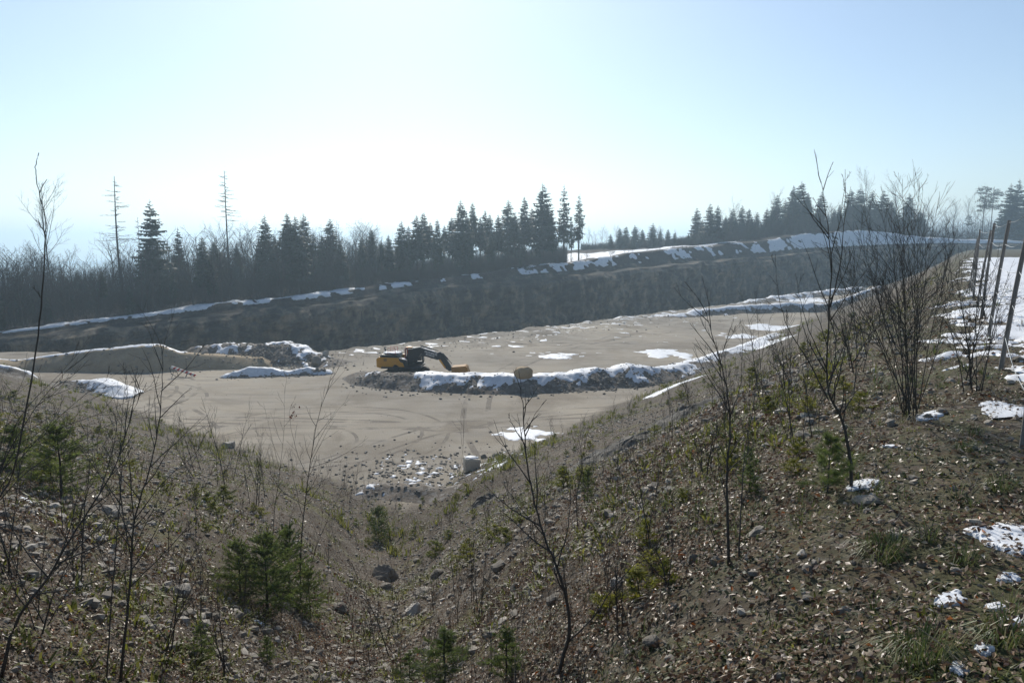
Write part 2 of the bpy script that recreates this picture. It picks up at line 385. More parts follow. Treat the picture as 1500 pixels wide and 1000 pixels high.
def m_stone():
    b = NB('loose_stone'); r = b.attr('rnd'); f = b.noise(b.pos(), 9, 5, .65)
    rr = b.math('ADD', b.math('MULTIPLY', r, .8), b.math('MULTIPLY', b.rnd(), .2))
    c = b.ramp(rr, (0, (.14, .122, .098)), (.4, (.24, .212, .172)), (.75, (.34, .305, .255)), (1, (.48, .44, .38)))
    c = b.mix(.5, c, b.mix(f, (.45, .45, .45), (1.5, 1.5, 1.5)), 'MULTIPLY')
    return b.done(c, .85, b.bump(f, .5, .02), spec=.3)
def m_grass(name, stops, trans=.3):
    b = NB(name); return b.leafy(b.ramp(b.attr('rnd'), *stops), .5, trans, spec=.4)

M = dict(
 ground=m_ground(), berm=m_berm('gravelly_earth', (.12, .102, .082), (.215, .182, .145)), cut=m_berm('cut_clay', (.33, .255, .165), (.42, .33, .215), .12), snow=m_snow(), cliff=m_cliff(),
 bark=m_bark('sapling_bark', (.034, .031, .027), (.095, .088, .074), 14), fbark=m_bark('forest_bark', (.025, .02, .016), (.06, .048, .037), 2), tw=m_bark('forest_twigs', (.022, .018, .016), (.055, .043, .034), 1),
 needle=m_needle('spruce_needles', (.010, .021, .011), (.030, .048, .020)), yneedle=m_needle('young_needles', (.07, .11, .03), (.20, .24, .065), .5), seed=m_needle('seedling_needles', (.11, .13, .02), (.25, .24, .04), .55),
 leaf=m_leaf(), stone=m_stone(),
 green=m_grass('green_grass', ((0, (.035, .06, .012)), (.4, (.09, .125, .03)), (.7, (.17, .19, .06)), (1, (.34, .30, .17)))),
 dry=m_grass('dry_grass', ((0, (.06, .05, .032)), (.5, (.15, .128, .085)), (1, (.36, .32, .22)))),
 moss=m_grass('herb_leaves', ((0, (.018, .028, .009)), (.6, (.05, .065, .02)), (1, (.12, .125, .05)))),
 red=m_grass('russet_leaves', ((0, (.045, .014, .010)), (.6, (.11, .038, .022)), (1, (.2, .09, .05)))),
)

# ------------------------------------------------------------------ ground sheet
def axis(*seg):                     # (end, step) pieces
    out = [seg[0]]
    for end, step in seg[1:]:
        n = max(1, int(round((end - out[-1]) / step))); out += list(np.linspace(out[-1], end, n + 1)[1:])
    return np.array(out)
def geo(a, b, r, s0):
    out = [a]; s = s0
    while out[-1] < b: out.append(out[-1] + s); s *= r
    return np.array(out)
gx_pos = np.concatenate([axis(0, (7, .1), (14, .16), (60, .38)), geo(60, 4000, 1.09, .8)[1:]])
gx = np.concatenate([-gx_pos[::-1], gx_pos[1:]])
gy = np.concatenate([axis(-60, (-6, 3), (0, .4), (12, .1), (50, .25), (100, .36), (240, .75)), geo(240, 4500, 1.07, 1.2)[1:]])
GX, GY = np.meshgrid(gx, gy); GZ = Hbase(GX, GY)
c_, u_ = cliff_cu(GX, GY)
a_ = np.maximum(sR(GX, GY), sL(GX, GY)) + fbm(GX / 2, GY / 2, 3, 60) * 1.0
slope_w = sstep(-1.2, 1.0, a_)
wood_w = sstep(.5, 2.0, c_)
grass_w = sstep(19.5, 23, sR(GX, GY) + fbm(GX / 3, GY / 3, 2, 61)) * sstep(-3, 2, GX - .05 * GY)
nx, ny = len(gx), len(gy)
ii = (np.arange(ny - 1)[:, None] * nx + np.arange(nx - 1)[None]).ravel()
gq = np.c_[ii, ii + 1, ii + nx + 1, ii + nx]
ground = link('ground', mesh_np('ground', np.c_[GX.ravel(), GY.ravel(), GZ.ravel()], quads=gq, smooth=True,
              attrs={'zone': np.c_[slope_w.ravel(), wood_w.ravel(), grass_w.ravel()]}), M['ground'],
              label='tan quarry floor and the stony leaf-strewn slope running down to it', kind='structure')

# ------------------------------------------------------------------ far quarry face
def build_cliff():
    us = np.arange(CU[0], CU[-1], .9); zs_n = 46
    U, T = np.meshgrid(us, np.linspace(0, 1, zs_n))
    x = np.interp(U, CU, CP[:, 0]); y = np.interp(U, CU, CP[:, 1]); ze = np.interp(U, CU, CP[:, 2]) + fbm(U / 7, U * 0, 3, 70) * .5
    dx = np.gradient(np.interp(us, CU, CP[:, 0])); dy = np.gradient(np.interp(us, CU, CP[:, 1])); L = np.hypot(dx, dy)
    nxv, nyv = dy / L, -dx / L      # towards the pit
    z = -16 + (ze + 16) * T
    blk = np.floor(vn(U / 4.5, z / 3.2, 71) * 4) / 4
    led = np.floor(z / 4.2 + fbm(U / 25, z * 0, 2, 74) * .8)
    disp = 1.2 + fbm(U / 16, z / 26, 3, 72) * 2.2 + blk * 1.9 + np.floor(vn(U / 2.2, z / 1.6, 73) * 3) / 3 * .9 + (3.0 - led * .32) * .8 + np.abs(fbm(U / 3.2, z / 14, 2, 75)) * 1.1
    disp = disp * (1 - sstep(.95, 1, T) * .25)
    v = np.stack([x + nxv * disp, y + nyv * disp, z], -1)
    rows = [v.reshape(-1, 3)]
    for back, up in ((.4, .10), (2.6, None)):
        xx = np.interp(us, CU, CP[:, 0]) - nxv * back; yy = np.interp(us, CU, CP[:, 1]) - nyv * back
        zz = (ze[-1] + up) if up is not None else Hbase(xx, yy) - .15
        rows.append(np.c_[xx, yy, zz])
    n = len(us); m = zs_n + 2
    i = (np.arange(m - 1)[:, None] * n + np.arange(n - 1)[None]).ravel()
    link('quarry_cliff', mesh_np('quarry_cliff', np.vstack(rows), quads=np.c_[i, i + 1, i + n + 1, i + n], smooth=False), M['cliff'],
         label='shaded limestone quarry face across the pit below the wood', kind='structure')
build_cliff()
def build_lip():                    # the earth bank between the rock face and the wood
    us = np.arange(CU[0], CU[-1], .8); cs = np.concatenate([np.arange(-.3, 10, .55), np.arange(10, 22, 1.2)])
    U, C = np.meshgrid(us, cs); x = np.interp(U, CU, CP[:, 0]); y = np.interp(U, CU, CP[:, 1])
    dx = np.gradient(np.interp(us, CU, CP[:, 0])); dy = np.gradient(np.interp(us, CU, CP[:, 1]))
    k = np.hanning(31); k /= k.sum(); dx = np.convolve(np.pad(dx, 15, 'edge'), k, 'valid'); dy = np.convolve(np.pad(dy, 15, 'edge'), k, 'valid'); L = np.hypot(dx, dy)
    x = x - dy / L * C; y = y + dx / L * C
    z = np.where(C < 1.6, topz(np.maximum(C, 0), U), Hbase(x, y)) + .12
    z = z - np.where(C > 20, .6, 0)
    n = len(us); m = len(cs); i = (np.arange(m - 1)[:, None] * n + np.arange(n - 1)[None]).ravel()
    link('cliff_top_bank', mesh_np('cliff_top_bank', np.c_[x.ravel(), y.ravel(), z.ravel()], quads=np.c_[i, i + 1, i + n + 1, i + n], smooth=True), M['lip'],
         label='brown earth bank on top of the far quarry face', kind='structure')
M['lip'] = m_berm('woodland_earth', (.03, .024, .019), (.065, .05, .038), .1)
build_lip()

# ------------------------------------------------------------------ earth banks and heaps
BERM_INFO = {
 'front': ('earth_bank', 'berm', 'long snow-capped earth bank across the quarry floor beside the excavator', .16),
 'back': ('earth_bank', 'berm', 'low snow-topped earth bank on the far end of the plateau', .3),
 'rim': ('earth_bank', 'berm', 'lumpy snowy earth ridge along the far pit edge', .35),
 'cut': ('earth_mound', 'cut', 'smooth brown cut earth mound with a thin snow line on its crest', .2),
 'rubble': ('earth_mound', 'berm', 'rubbly earth mound streaked with snow behind the striped barrier', .2),
 'heap': ('gravel_heap', 'berm', 'small gravel heap with one white snowy side near the slope', .14),
 'heap2': ('gravel_heap', 'berm', 'low gravel heap behind the twigs at the picture edge', .16),
 'snowpile': ('earth_mound', 'berm', 'knee-high dirt windrow buried under ploughed snow', .12),
 'toe': ('gravel_heap', 'berm', 'flat gravel hump at the foot of the gully', .12),
}
def grid_sheet(x0, x1, y0, y1, st):
    xs = np.arange(x0, x1 + st, st); ys = np.arange(y0, y1 + st, st)
    X, Y = np.meshgrid(xs, ys); n = len(xs); m = len(ys)
    i = (np.arange(m - 1)[:, None] * n + np.arange(n - 1)[None]).ravel()
    return X, Y, np.c_[i, i + 1, i + n + 1, i + n]
def keep(V, Q, ok):                  # keep quads with any good vertex, drop unused vertices
    q = Q[ok.ravel()[Q].any(1)]
    if len(q) == 0: return V[:0], q, np.array([], int)
    us, inv = np.unique(q, return_inverse=True)
    return V[us], inv.reshape(-1, 4), us
for k, (nm, mt, lab, st) in BERM_INFO.items():
    p = np.array(BERMS[k][0]); wd = BERMS[k][1] + 1
    X, Y, Q = grid_sheet(p[:, 0].min() - wd, p[:, 0].max() + wd, p[:, 1].min() - wd, p[:, 1].max() + wd, st)
    z, q = berm_h(k, X, Y)
    V = np.c_[X.ravel(), Y.ravel(), (Hbase(X, Y) + np.where(q > 0, z + .01, np.minimum(z, 0) - .03)).ravel()]
    V, Q, _ = keep(V, Q, q > -.1)
    link(nm, mesh_np(nm, V, quads=Q, smooth=True), M[mt], label=lab, kind='structure')

# ------------------------------------------------------------------ snow sheets lying on the terrain
def snow_sheet(box, st, mask, thick, label, name='snow_patch', kind=None, cat=None, group=None, lump=.3, lift=0.0):
    X, Y, Q = grid_sheet(*box, st)
    m = mask(X, Y)
    lum = (fbm(X / (st * 5), Y / (st * 5), 3, 80) * lump + 1)
    z = Hall(X, Y) + np.where(m > 0, thick * np.clip(m * 3, 0, 1) ** .6 * lum + .012, m * .35 - .02) + lift
    V, Q, _ = keep(np.c_[X.ravel(), Y.ravel(), z.ravel()], Q, m > 0)
    if len(Q) == 0: print('EMPTY SNOW', label); return
    return link(name, mesh_np(name, V, quads=Q, smooth=True), M['snow'], label=label, kind=kind, cat=cat, group=group)
def blob(cx, cy, rx, ry, ang=0, rag=.55, sc=1.0, seed=0):
    ca, sa = math.cos(ang), math.sin(ang)
    def f(X, Y):
        a = ((X - cx) * ca + (Y - cy) * sa) / rx; b = (-(X - cx) * sa + (Y - cy) * ca) / ry
        return (1 - np.hypot(a, b)) * .9 + fbm(X / (rx * .55 * sc), Y / (ry * .55 * sc), 5, 90 + seed) * rag
    return f
def ridge_mask(key, lo=.35, side=None, nz=.5, sc=2.2, xr=(-1e9, 1e9), seed=0):
    def f(X, Y):
        z, q = berm_h(key, X, Y)
        m = q - lo + fbm(X / sc, Y / sc, 4, 120 + seed) * nz + fbm(X / .7, Y / .7, 4, 140 + seed) * max(nz, .4) * .8
        if side is not None: m = m + side(X, Y)
        m = np.where((X > xr[0]) & (X < xr[1]), m, -1)
        return np.where(q > .02, m, -1)
    return f
def box_of(key, pad):
    p = np.array(BERMS[key][0]); return (p[:, 0].min() - pad, p[:, 0].max() + pad, p[:, 1].min() - pad, p[:, 1].max() + pad)
snow_sheet(box_of('front', 3), .16, ridge_mask('front', .42, nz=.55, sc=2.0, xr=(-9.4, 99), seed=1), .07, 'thick crusted snow lying along the long earth bank', kind='stuff', name='snow_cover')
snow_sheet(box_of('back', 3), .3, ridge_mask('back', .5, nz=.5, sc=3, seed=2), .15, 'snow cap on the low bank at the far end of the plateau', kind='stuff', name='snow_cover')
snow_sheet(box_of('rim', 3), .35, ridge_mask('rim', .55, nz=.8, sc=3, seed=3), .15, 'broken snow on the ridge by the far pit edge', kind='stuff', name='snow_cover')
snow_sheet(box_of('cut', 2), .16, ridge_mask('cut', .80, nz=.18, sc=1.2, xr=(-60, -36.5), seed=4), .10, 'thin white snow line on the crest of the brown cut mound', kind='stuff', name='snow_cover')
snow_sheet(box_of('rubble', 4), .17, ridge_mask('rubble', .98, nz=1.0, sc=1.3, side=lambda X, Y: sstep(-34, -25, X) * .35 - .1, seed=5), .12, 'streaky snow scattered over the rubbly mound', kind='stuff', name='snow_cover')
snow_sheet(box_of('heap', 2), .12, ridge_mask('heap', .42, nz=.5, sc=.9, side=lambda X, Y: (X + 38.6) * .25 + (Y - 65.2) * .05, seed=6), .10, 'white snow on one flank of the small gravel heap', kind='stuff', name='snow_cover')
snow_sheet(box_of('heap2', 2), .14, ridge_mask('heap2', .75, nz=.4, sc=.9, seed=7), .1, 'snow on top of the low gravel heap at the picture edge', kind='stuff', name='snow_cover')
snow_sheet(box_of('snowpile', 2), .12, ridge_mask('snowpile', .25, nz=.5, sc=.8, seed=8), .14, 'lumpy ploughed snow in front of the rubbly mound', kind='stuff', name='snow_cover')
FLOOR_SNOW = [  # photo column, row, half width m, half depth m, label
 (768, 636, 1.7, 1.5, 'round bright snow patch on the brown floor near the slope foot'),
 (818, 521, 2.3, 1.6, 'flat snow patch on the plateau behind the snowy bank'),
 (975, 518, 3.2, 3.0, 'wide broken snow patch on the plateau left of the bare saplings'),
 (1135, 480, 4.6, 4.2, 'bright snow patch below the low far bank'),
 (1083, 492, 2.6, 2.8, 'thin snow patch between the larger plateau snow patches'),
 (1110, 506, 4.0, 3.2, 'long ragged snow patch close to the bank end on the plateau'),
 (985, 566, 2.6, 1.0, 'long snow strip in the shade of the bank by the slope'),
 (1180, 440, 7, 5, 'snow patch at the far end of the plateau beside the pit edge'),
 (728, 682, .55, .45, 'small white snow lump beside the pale stone block'),
 (968, 463, 1.4, 1.2, 'tiny far snow spot on the bare plateau'),
 (545, 546, .9, .7, 'small snow spot at the brown end of the long bank'),
 (160, 492, 0, 0, ''),
]
for i, (px, py, rx, ry, lab) in enumerate(FLOOR_SNOW):
    if not rx: continue
    p = hit(px, py)
    snow_sheet((p[0] - rx * 1.7, p[0] + rx * 1.7, p[1] - ry * 1.7, p[1] + ry * 1.7), max(.03, rx / 22), blob(p[0], p[1], rx, ry, .1 * i, 1.15, 1.0, i), .05, lab, cat='snow patch', group='snow patches on the quarry floor')
# small clumps strewn where the gully meets the floor
def strew(X, Y): return fbm(X / .5, Y / .5, 4, 130) * 1.4 - .62 + (1 - np.hypot((X + 4.6) / 4.2, (Y - 41) / 3.6)) * .35
snow_sheet((-9, 1, 36, 46), .07, strew, .05, 'crumbs of old snow strewn over the rubble at the gully foot', name='snow_crumbs', kind='stuff')
def strew2(X, Y):
    e1 = (X + 24) * -.715 + (Y - 89) * .699
    return fbm(X / 2.2, Y / .9, 4, 131) * 1.3 - .47 - np.abs(e1 + 2) * .018
snow_sheet((-22, 60, 88, 172), .28, strew2, .05, 'scattered white snow scraps along the plateau edge', name='snow_crumbs', kind='stuff')
# bank above the far face: patchy snow
def bank_mask(X, Y):
    c, u = cliff_cu(X, Y)
    amt = np.interp(u, CU, [-.5, -.4, -.2, -.2, -.25, -.1, -.28, -.4, -.48, -.45, -.35, .1, .5, .45, .4, .35])
    band = np.minimum(sstep(-.2, .9, c), 1 - sstep(5, 9, c)) * 1.3 - 1.05
    return band + amt * .9 - .08 + fbm(X / 6, Y / 6, 3, 132) * .7 + fbm(X / 1.3, Y / 1.3, 4, 137) * .4 + fbm(X / 1.2, Y / 1.2, 3, 133) * .25
for nm, bx, st, lab in (('snow_cover', (-130, 24, 84, 206), .36, 'patchy snow on the bank above the far quarry face'), ('snow_cover', (24.0, 260, 185, 345), .7, 'broad bluish snow bank above the far end of the quarry face')):
    snow_sheet(bx, st, bank_mask, .18, lab, name=nm, kind='stuff', lift=.14)
def field_mask(X, Y):
    c, u = cliff_cu(X, Y); px = 750 + FPX * X / Y
    return np.minimum(sstep(7, 10, c), 1 - sstep(24, 34, c)) - .5 + fbm(X / 8, Y / 8, 3, 134) * .45 - (1 - sstep(770, 800, px)) - sstep(1060, 1100, px)
snow_sheet((15, 100, 195, 300), 1.0, field_mask, .15, 'sunlit snowy field behind the last spruces', name='snow_field', kind='stuff')
# terrace with the fence
def terr(X, Y):
    s = sR(X, Y)
    m = (s - 24.1 + sstep(9, 16, Y) * .9) * .45 + fbm(X / 2.2, Y / 2.2, 4, 135) * .75 + fbm(X / .35, Y / .35, 3, 136) * .6 - .5
    return np.where(Y > 6.6, m - (1 - sstep(6.6, 9, Y)) * .4, -1)
snow_sheet((4.5, 34, 6.5, 40), .07, terr, .05, 'trampled sunlit snow covering the terrace along the wire fence', name='snow_cover', kind='stuff')
snow_sheet((10, 60, 38, 95), .3, terr, .05, 'snow on the far part of the terrace beyond the fence', name='snow_cover', kind='stuff')
NEAR_SNOW = [
 (1488, 792, .20, .23, 'largest near snow patch on the grass by the picture edge'),
 (1392, 882, .085, .07, 'torn white snow scrap lying alone on the grass'),
 (1362, 610, .26, .10, 'thin snow strip at the foot of the big bare shrub'),
 (1470, 600, .5, .2, 'ragged edge snow patch below the forked shrub'),
 (1262, 712, .11, .12, 'little snow patch behind the leaning sapling trunk'),
 (380, 912, .11, .09, 'dirty snow patch under the bushy young spruce'),
 (45, 735, .22, .14, 'old snow remnant beside the spruce bush at the edge'),
 (1478, 848, .05, .05, 'finger-long snow bit near the large patch'), (1490, 912, .07, .05, 'snow bit between grass tufts at the edge'),
 (1455, 893, .05, .04, 'grey melting snow bit beside leaves'), (1440, 955, .05, .04, 'small snow lump in the front grass'), (1405, 985, .05, .03, 'lowest snow lump in the front grass'),
 (1385, 502, .5, .3, 'snow lens beside the dark hollow on the terrace'), (1305, 655, .08, .05, 'single snow fleck among leaves')]
for i, (px, py, rx, ry, lab) in enumerate(NEAR_SNOW):
    p = hit(px, py)
    snow_sheet((p[0] - rx * 1.7, p[0] + rx * 1.7, p[1] - ry * 1.7, p[1] + ry * 1.7), rx / 24, blob(p[0], p[1], rx, ry, .4 * i, .5, 1.0, 40 + i), min(.016, rx * .12), lab, cat='snow patch', group='snow remnants on the near slope', lump=.08)

# ------------------------------------------------------------------ haze
def build_haze():
    b = MB(); b.box((0, 2150, -70), (8400, 5000, 330))
    m = bpy.data.materials.new('haze_air'); m.use_nodes = True; t = m.node_tree; t.nodes.clear()
    o = t.nodes.new('ShaderNodeOutputMaterial'); v = t.nodes.new('ShaderNodeVolumePrincipled')
    v.inputs['Color'].default_value = (.66, .86, 1, 1); v.inputs['Density'].default_value = HAZE; v.inputs['Anisotropy'].default_value = .58
    t.links.new(v.outputs[0], o.inputs['Volume'])
    b.obj('haze', m, label='thin blue morning haze over the quarry', kind='stuff')
HAZE = .00062
build_haze()

# ------------------------------------------------------------------ far trees
def rnd(a, b): return random.uniform(a, b)
def spruce_meshes(h, start, rmax, seed, full=1.0, sparse=0.0):
    """trunk and crown of a spruce: whorls of drooping branches, each a row of hanging sprays"""
    random.seed(seed); t = MB(); c = MB()
    lean = rnd(-.01, .01) * h
    zs = np.linspace(0, h, 9)
    t.tube(np.c_[lean * (zs / h) ** 2, zs * 0, zs], .0105 * h * (1 - zs / h * .93) + .01, 6)
    n_w = int(h * 2.3); tr = []
    # dead stubs on the bare stem
    for k in range(int(14 * start / .3)):
        z = rnd(.12, max(.14, start)) * h; a = rnd(0, 6.28); L = rnd(.4, 1.5)
        t.tube([(0, 0, z), (math.cos(a) * L, math.sin(a) * L, z - L * rnd(0, .35))], [.022, .008], 3, cap=False)
    for i in range(n_w):
        f = (i + rnd(-.3, .3)) / n_w
        z = h * (start + (1 - start) * f * .985)
        g = 1 - f
        env = rmax * (min(1, g * 1.12) ** .78) * (.62 + .38 * min(1, f * 5))
        nb = random.choice((4, 5, 6)) if f < .93 else 4
        a0 = rnd(0, 6.28)
        for b in range(nb):
            if random.random() < sparse: continue
            a = a0 + b * 6.283 / nb + rnd(-.5, .5); L = env * rnd(.5, 1.15) + .12; z = h * (start + (1 - start) * min(1, max(0, f + rnd(-.6, .6) / n_w)) * .985)
            if L < .2: L = .2
            ca, sa = math.cos(a), math.sin(a); rise = .28 * f - .12 - .30 * g
            m = max(3, int(L * 3.4))
            t.tube([(0, 0, z), (ca * L * .6, sa * L * .6, z + L * .6 * rise)], [.03, .008], 3, cap=False)
            for k in range(m):
                s = (k + .6) / m; r = L * s
                zz = z + r * rise + .10 * L * s * s - .05 * L
                wd = L * (.34 * (1.15 - s) + .09) * rnd(.6, 1.35) * full; ln = L / m * 1.7
                px_, py_ = ca * r, sa * r
                for sd in (-1, 1):
                    ox, oy = -sa * sd, ca * sd
                    tip = (px_ + ox * wd + ca * ln * .7, py_ + oy * wd + sa * ln * .7, zz - wd * rnd(.1, 1.1))
                    tr.append(((px_ - ca * ln * .35, py_ - sa * ln * .35, zz + .04), (px_ + ca * ln * .75, py_ + sa * ln * .75, zz + rnd(-.08, .05)), tip))
                if random.random() < .6:
                    dz = rnd(.25, .9) * (.5 + g) * min(1, L)
                    tr.append(((px_ - ca * ln * .3, py_ - sa * ln * .3, zz), (px_ + ca * ln * .5, py_ + sa * ln * .5, zz), (px_ + ca * ln * .2, py_ + sa * ln * .2, zz - dz)))
    c.add(np.array(tr).reshape(-1, 3), t=np.arange(len(tr) * 3).reshape(-1, 3))
    return t.mesh('trunk'), c.mesh('crown')
def grow(mb, p, d, L, r, lev, maxlev, nsub, spread, up, sides=3, wig=.16, rmin=.006, start=.3):
    n = 4 if lev < maxlev else 3
    P = [np.array(p, float)]; d = np.array(d, float); d /= np.linalg.norm(d)
    for k in range(n):
        d = d + np.array([rnd(-wig, wig), rnd(-wig, wig), rnd(-wig, wig) * .6 + up * .12]); d /= np.linalg.norm(d)
        P.append(P[-1] + d * L / n)
    P = np.array(P); rr = np.maximum(r * (1 - np.linspace(0, 1, n + 1) * .82), rmin * .7)
    mb[min(lev, 1)].tube(P, rr, sides if lev else max(sides, 5), cap=False)
    if lev >= maxlev: return
    ns = nsub[lev]
    for k in range(ns):
        s = start + (1 - start) * (k + rnd(.1, .9)) / ns; f = s * n; i = min(n - 1, int(f)); q = P[i] + (P[i + 1] - P[i]) * (f - i)
        dd = P[i + 1] - P[i]; dd /= np.linalg.norm(dd)
        a = np.cross(dd, [rnd(-1, 1), rnd(-1, 1), rnd(-1, 1)]); a /= np.linalg.norm(a) + 1e-9
        an = rnd(*spread)
        nd = dd * math.cos(an) + a * math.sin(an)
        grow(mb, q, nd, L * rnd(.32, .55) * (1.15 - .55 * s), max(rmin, r * .45 * (1.1 - .5 * s)), lev + 1, maxlev, nsub, spread, up, sides, wig * 1.2, rmin, .2)
def bare_meshes(h, seed, nsub=(16, 6, 4), spread=(.45, .95), r=.0145, up=.5, rmin=.011, start=.3):
    random.seed(seed); mb = [MB(), MB()]
    grow(mb, (0, 0, -.1), (rnd(-.04, .04), rnd(-.04, .04), 1), h, h * r, 0, 3, nsub, spread, up, 3, .06, rmin, start)
    return mb[0].mesh('trunk'), mb[1].mesh('crown')
def snag_meshes(h, seed, lo=.45, brl=.16):
    random.seed(seed); t = MB(); c = MB(); zs = np.linspace(0, h, 8)
    t.tube(np.c_[.012 * h * np.sin(zs / h * 3), zs * 0, zs], .0095 * h * (1 - zs / h * .9) + .015, 6)
    for k in range(46):
        z = h * rnd(lo, .99); f = (z / h - lo) / (1 - lo); a = rnd(0, 6.28); L = h * brl * rnd(.35, 1.0) * (1.05 - .75 * f)
        P = np.array([(0, 0, z), (math.cos(a) * L * .5, math.sin(a) * L * .5, z - .04 * L), (math.cos(a) * L, math.sin(a) * L, z + rnd(-.12, .12) * L)])
        c.tube(P, [.045, .03, .014], 3, cap=False)
        for j in range(5):
            s = rnd(.3, 1); q = P[0] + (P[2] - P[0]) * s; b = a + random.choice((-1, 1)) * rnd(.5, 1.1); l = L * rnd(.15, .35)
            c.tube([q, q + np.array([math.cos(b) * l, math.sin(b) * l, rnd(-.25, .15) * l])], [.02, .010], 3, cap=False)
    return t.mesh('trunk'), c.mesh('crown')
def pine_meshes(h, seed):
    random.seed(seed); t = MB(); c = MB(); zs = np.linspace(0, h * .96, 8)
    t.tube(np.c_[.02 * h * np.sin(zs / h * 4), zs * 0, zs], .011 * h * (1 - zs / h * .8), 6)
    tr = []
    for k in range(26):
        z = h * rnd(.55, .97); a = rnd(0, 6.28); L = h * rnd(.06, .17) * (1.25 - z / h)/.5
        e = np.array([math.cos(a) * L, math.sin(a) * L, z + rnd(0, .25) * L])
        t.tube([(0, 0, z - .3), e], [.06, .02], 3, cap=False)
        for j in range(70):
            o = np.array([random.gauss(0, .55), random.gauss(0, .55), random.gauss(0, .22)]); q = e + o
            for _ in range(1):
                tr.append([q, q + np.array([rnd(-.4, .4), rnd(-.4, .4), rnd(-.1, .3)]), q + np.array([rnd(-.4, .4), rnd(-.4, .4), rnd(-.25, .2)])])
    c.add(np.array(tr).reshape(-1, 3), t=np.arange(len(tr) * 3).reshape(-1, 3))
    return t.mesh('trunk'), c.mesh('crown')
def with_mats(ms, a, b):
    ms[0].materials.append(a); ms[1].materials.append(b); return ms
SPR = [with_mats(spruce_meshes(20, *a), M['fbark'], M['needle']) for a in
       ((.30, 2.5, 1), (.42, 2.2, 2), (.22, 2.9, 3), (.50, 2.0, 4), (.34, 2.3, 5), (.38, 2.6, 6))]
SPR_FULL = [with_mats(spruce_meshes(20, *a), M['fbark'], M['needle']) for a in ((.06, 4.3, 11), (.10, 3.6, 12), (.05, 4.0, 13))]
SPR_THIN = [with_mats(spruce_meshes(20, .30, 2.0, 21, .85, .32), M['fbark'], M['needle']), with_mats(spruce_meshes(20, .36, 1.8, 22, .8, .28), M['fbark'], M['needle'])]
BARE = [with_mats(bare_meshes(12, 30 + i, (15, 6, 4)), M['fbark'], M['tw']) for i in range(5)]
BARE_TALL = [with_mats(bare_meshes(16, 40 + i, (13, 6, 4), (.35, .75), .009, .7, .011, .45), M['fbark'], M['tw']) for i in range(3)]
BRUSH = [with_mats(bare_meshes(4, 50 + i, (14, 7, 3), (.4, .9), .010, .5, .011, .05), M['fbark'], M['tw']) for i in range(3)]
SNAG = [with_mats(snag_meshes(20, 60, .52, .15), M['fbark'], M['tw']), with_mats(snag_meshes(20, 61, .62, .12), M['fbark'], M['tw'])]
PINE = [with_mats(pine_meshes(20, 70 + i), M['fbark'], M['needle']) for i in range(2)]
def place_tree(name, proto, h0, x, y, h, label, group, cat='tree', wid=1.0, z=None):
    z = H0(x, y) - .1 if z is None else z
    o = empty(name, (x, y, z), rnd(0, 6.28), label=label, cat=cat, group=group)
    s = h / h0; o.scale = (s * wid, s * wid, s)
    for nm, me in zip(('trunk', 'crown'), proto): link(nm, me, None, o)
    return o
def line_depth(px): return float(np.interp(px, [a[0] for a in CL], [a[1] for a in CL]))
def tree_at(px, ptop, back, name, proto, h0, label, group, wid=1.0):
    y = line_depth(px) + back; x = (px - 750) / FPX * y
    z = H0(x, y) - .1; top = at(px, ptop, y)[2]
    return place_tree(name, proto, h0, x, y, max(2.5, top - z), label, group, wid=wid, z=z)
random.seed(5)
tree_at(180, 258, 16, 'dead_larch', SNAG[0], 20, 'tallest leafless conifer with sparse drooping branches above the left wood', 'bare conifers', 1.15)
tree_at(338, 250, 12, 'dead_larch', SNAG[1], 20, 'slim dead conifer with short twigs near its top, tall above the wood', 'bare conifers', 1.0)
tree_at(209, 318, 13, 'dead_larch', SNAG[1], 20, 'thin bare pole tree right beside the dark pointed spruce', 'bare conifers', .7)
tree_at(78, 294, 20, 'bare_oak', BARE_TALL[0], 16, 'tall leafless broadleaf tree standing alone over the low wood', 'bare trees', 1.1)
tree_at(228, 292, 14, 'dark_spruce', SPR_FULL[0], 20, 'dark full-branched spruce standing alone above the brown wood', 'lone spruces', 1.05)
tree_at(266, 332, 22, 'dark_spruce', SPR_FULL[1], 20, 'small pointed spruce just beyond the lone dark spruce', 'lone spruces', .8)
TOPS = [(300, 345, 0), (318, 352, 1), (392, 314, 2), (405, 342, 0), (425, 312, 1), (437, 316, 2), (449, 311, 2), (462, 340, 0), (487, 319, 2), (474, 344, 1), (500, 350, 0),
        (546, 334, 0), (531, 347, 1), (560, 352, 3), (571, 343, 0), (590, 323, 2), (600, 330, 0), (612, 314, 4), (622, 311, 1), (632, 325, 5), (642, 320, 0), (652, 330, 3), (663, 318, 5), (676, 292, 2), (684, 312, 0),
        (693, 296, 1), (704, 318, 3), (711, 307, 4), (718, 312, 0), (730, 314, 5), (745, 292, 2), (754, 312, 3), (768, 287, 4), (779, 304, 1), (795, 268, 2), (806, 310, 0)]
ORD = 'first second third fourth fifth sixth seventh eighth ninth tenth eleventh twelfth thirteenth fourteenth fifteenth sixteenth'.split()
def near_name(px):
    return 'behind the rubbly mound' if px < 510 else 'behind the excavator' if px < 640 else 'beside the field edge' if px > 740 else 'above the middle of the quarry face'
for i, (px, pt, k) in enumerate(TOPS):
    tree_at(px, pt, 8 + rnd(0, 12), 'spruce_tree', SPR[k % 6], 20, ORD[sum(1 for q in TOPS[:] if near_name(q[0]) == near_name(px) and q[0] < px)] + ' spruce from the left in the row ' + near_name(px), 'spruces along the quarry edge ' + near_name(px), rnd(1.1, 1.55))
tree_at(825, 270, 8, 'spruce_tree', SPR_THIN[0], 20, 'gappy tall spruce, second from the end of the spruce row', 'end spruces', 1.15)
tree_at(847, 284, 7, 'spruce_tree', SPR_THIN[1], 20, 'last slender see-through spruce at the end of the spruce row', 'end spruces', 1.15)
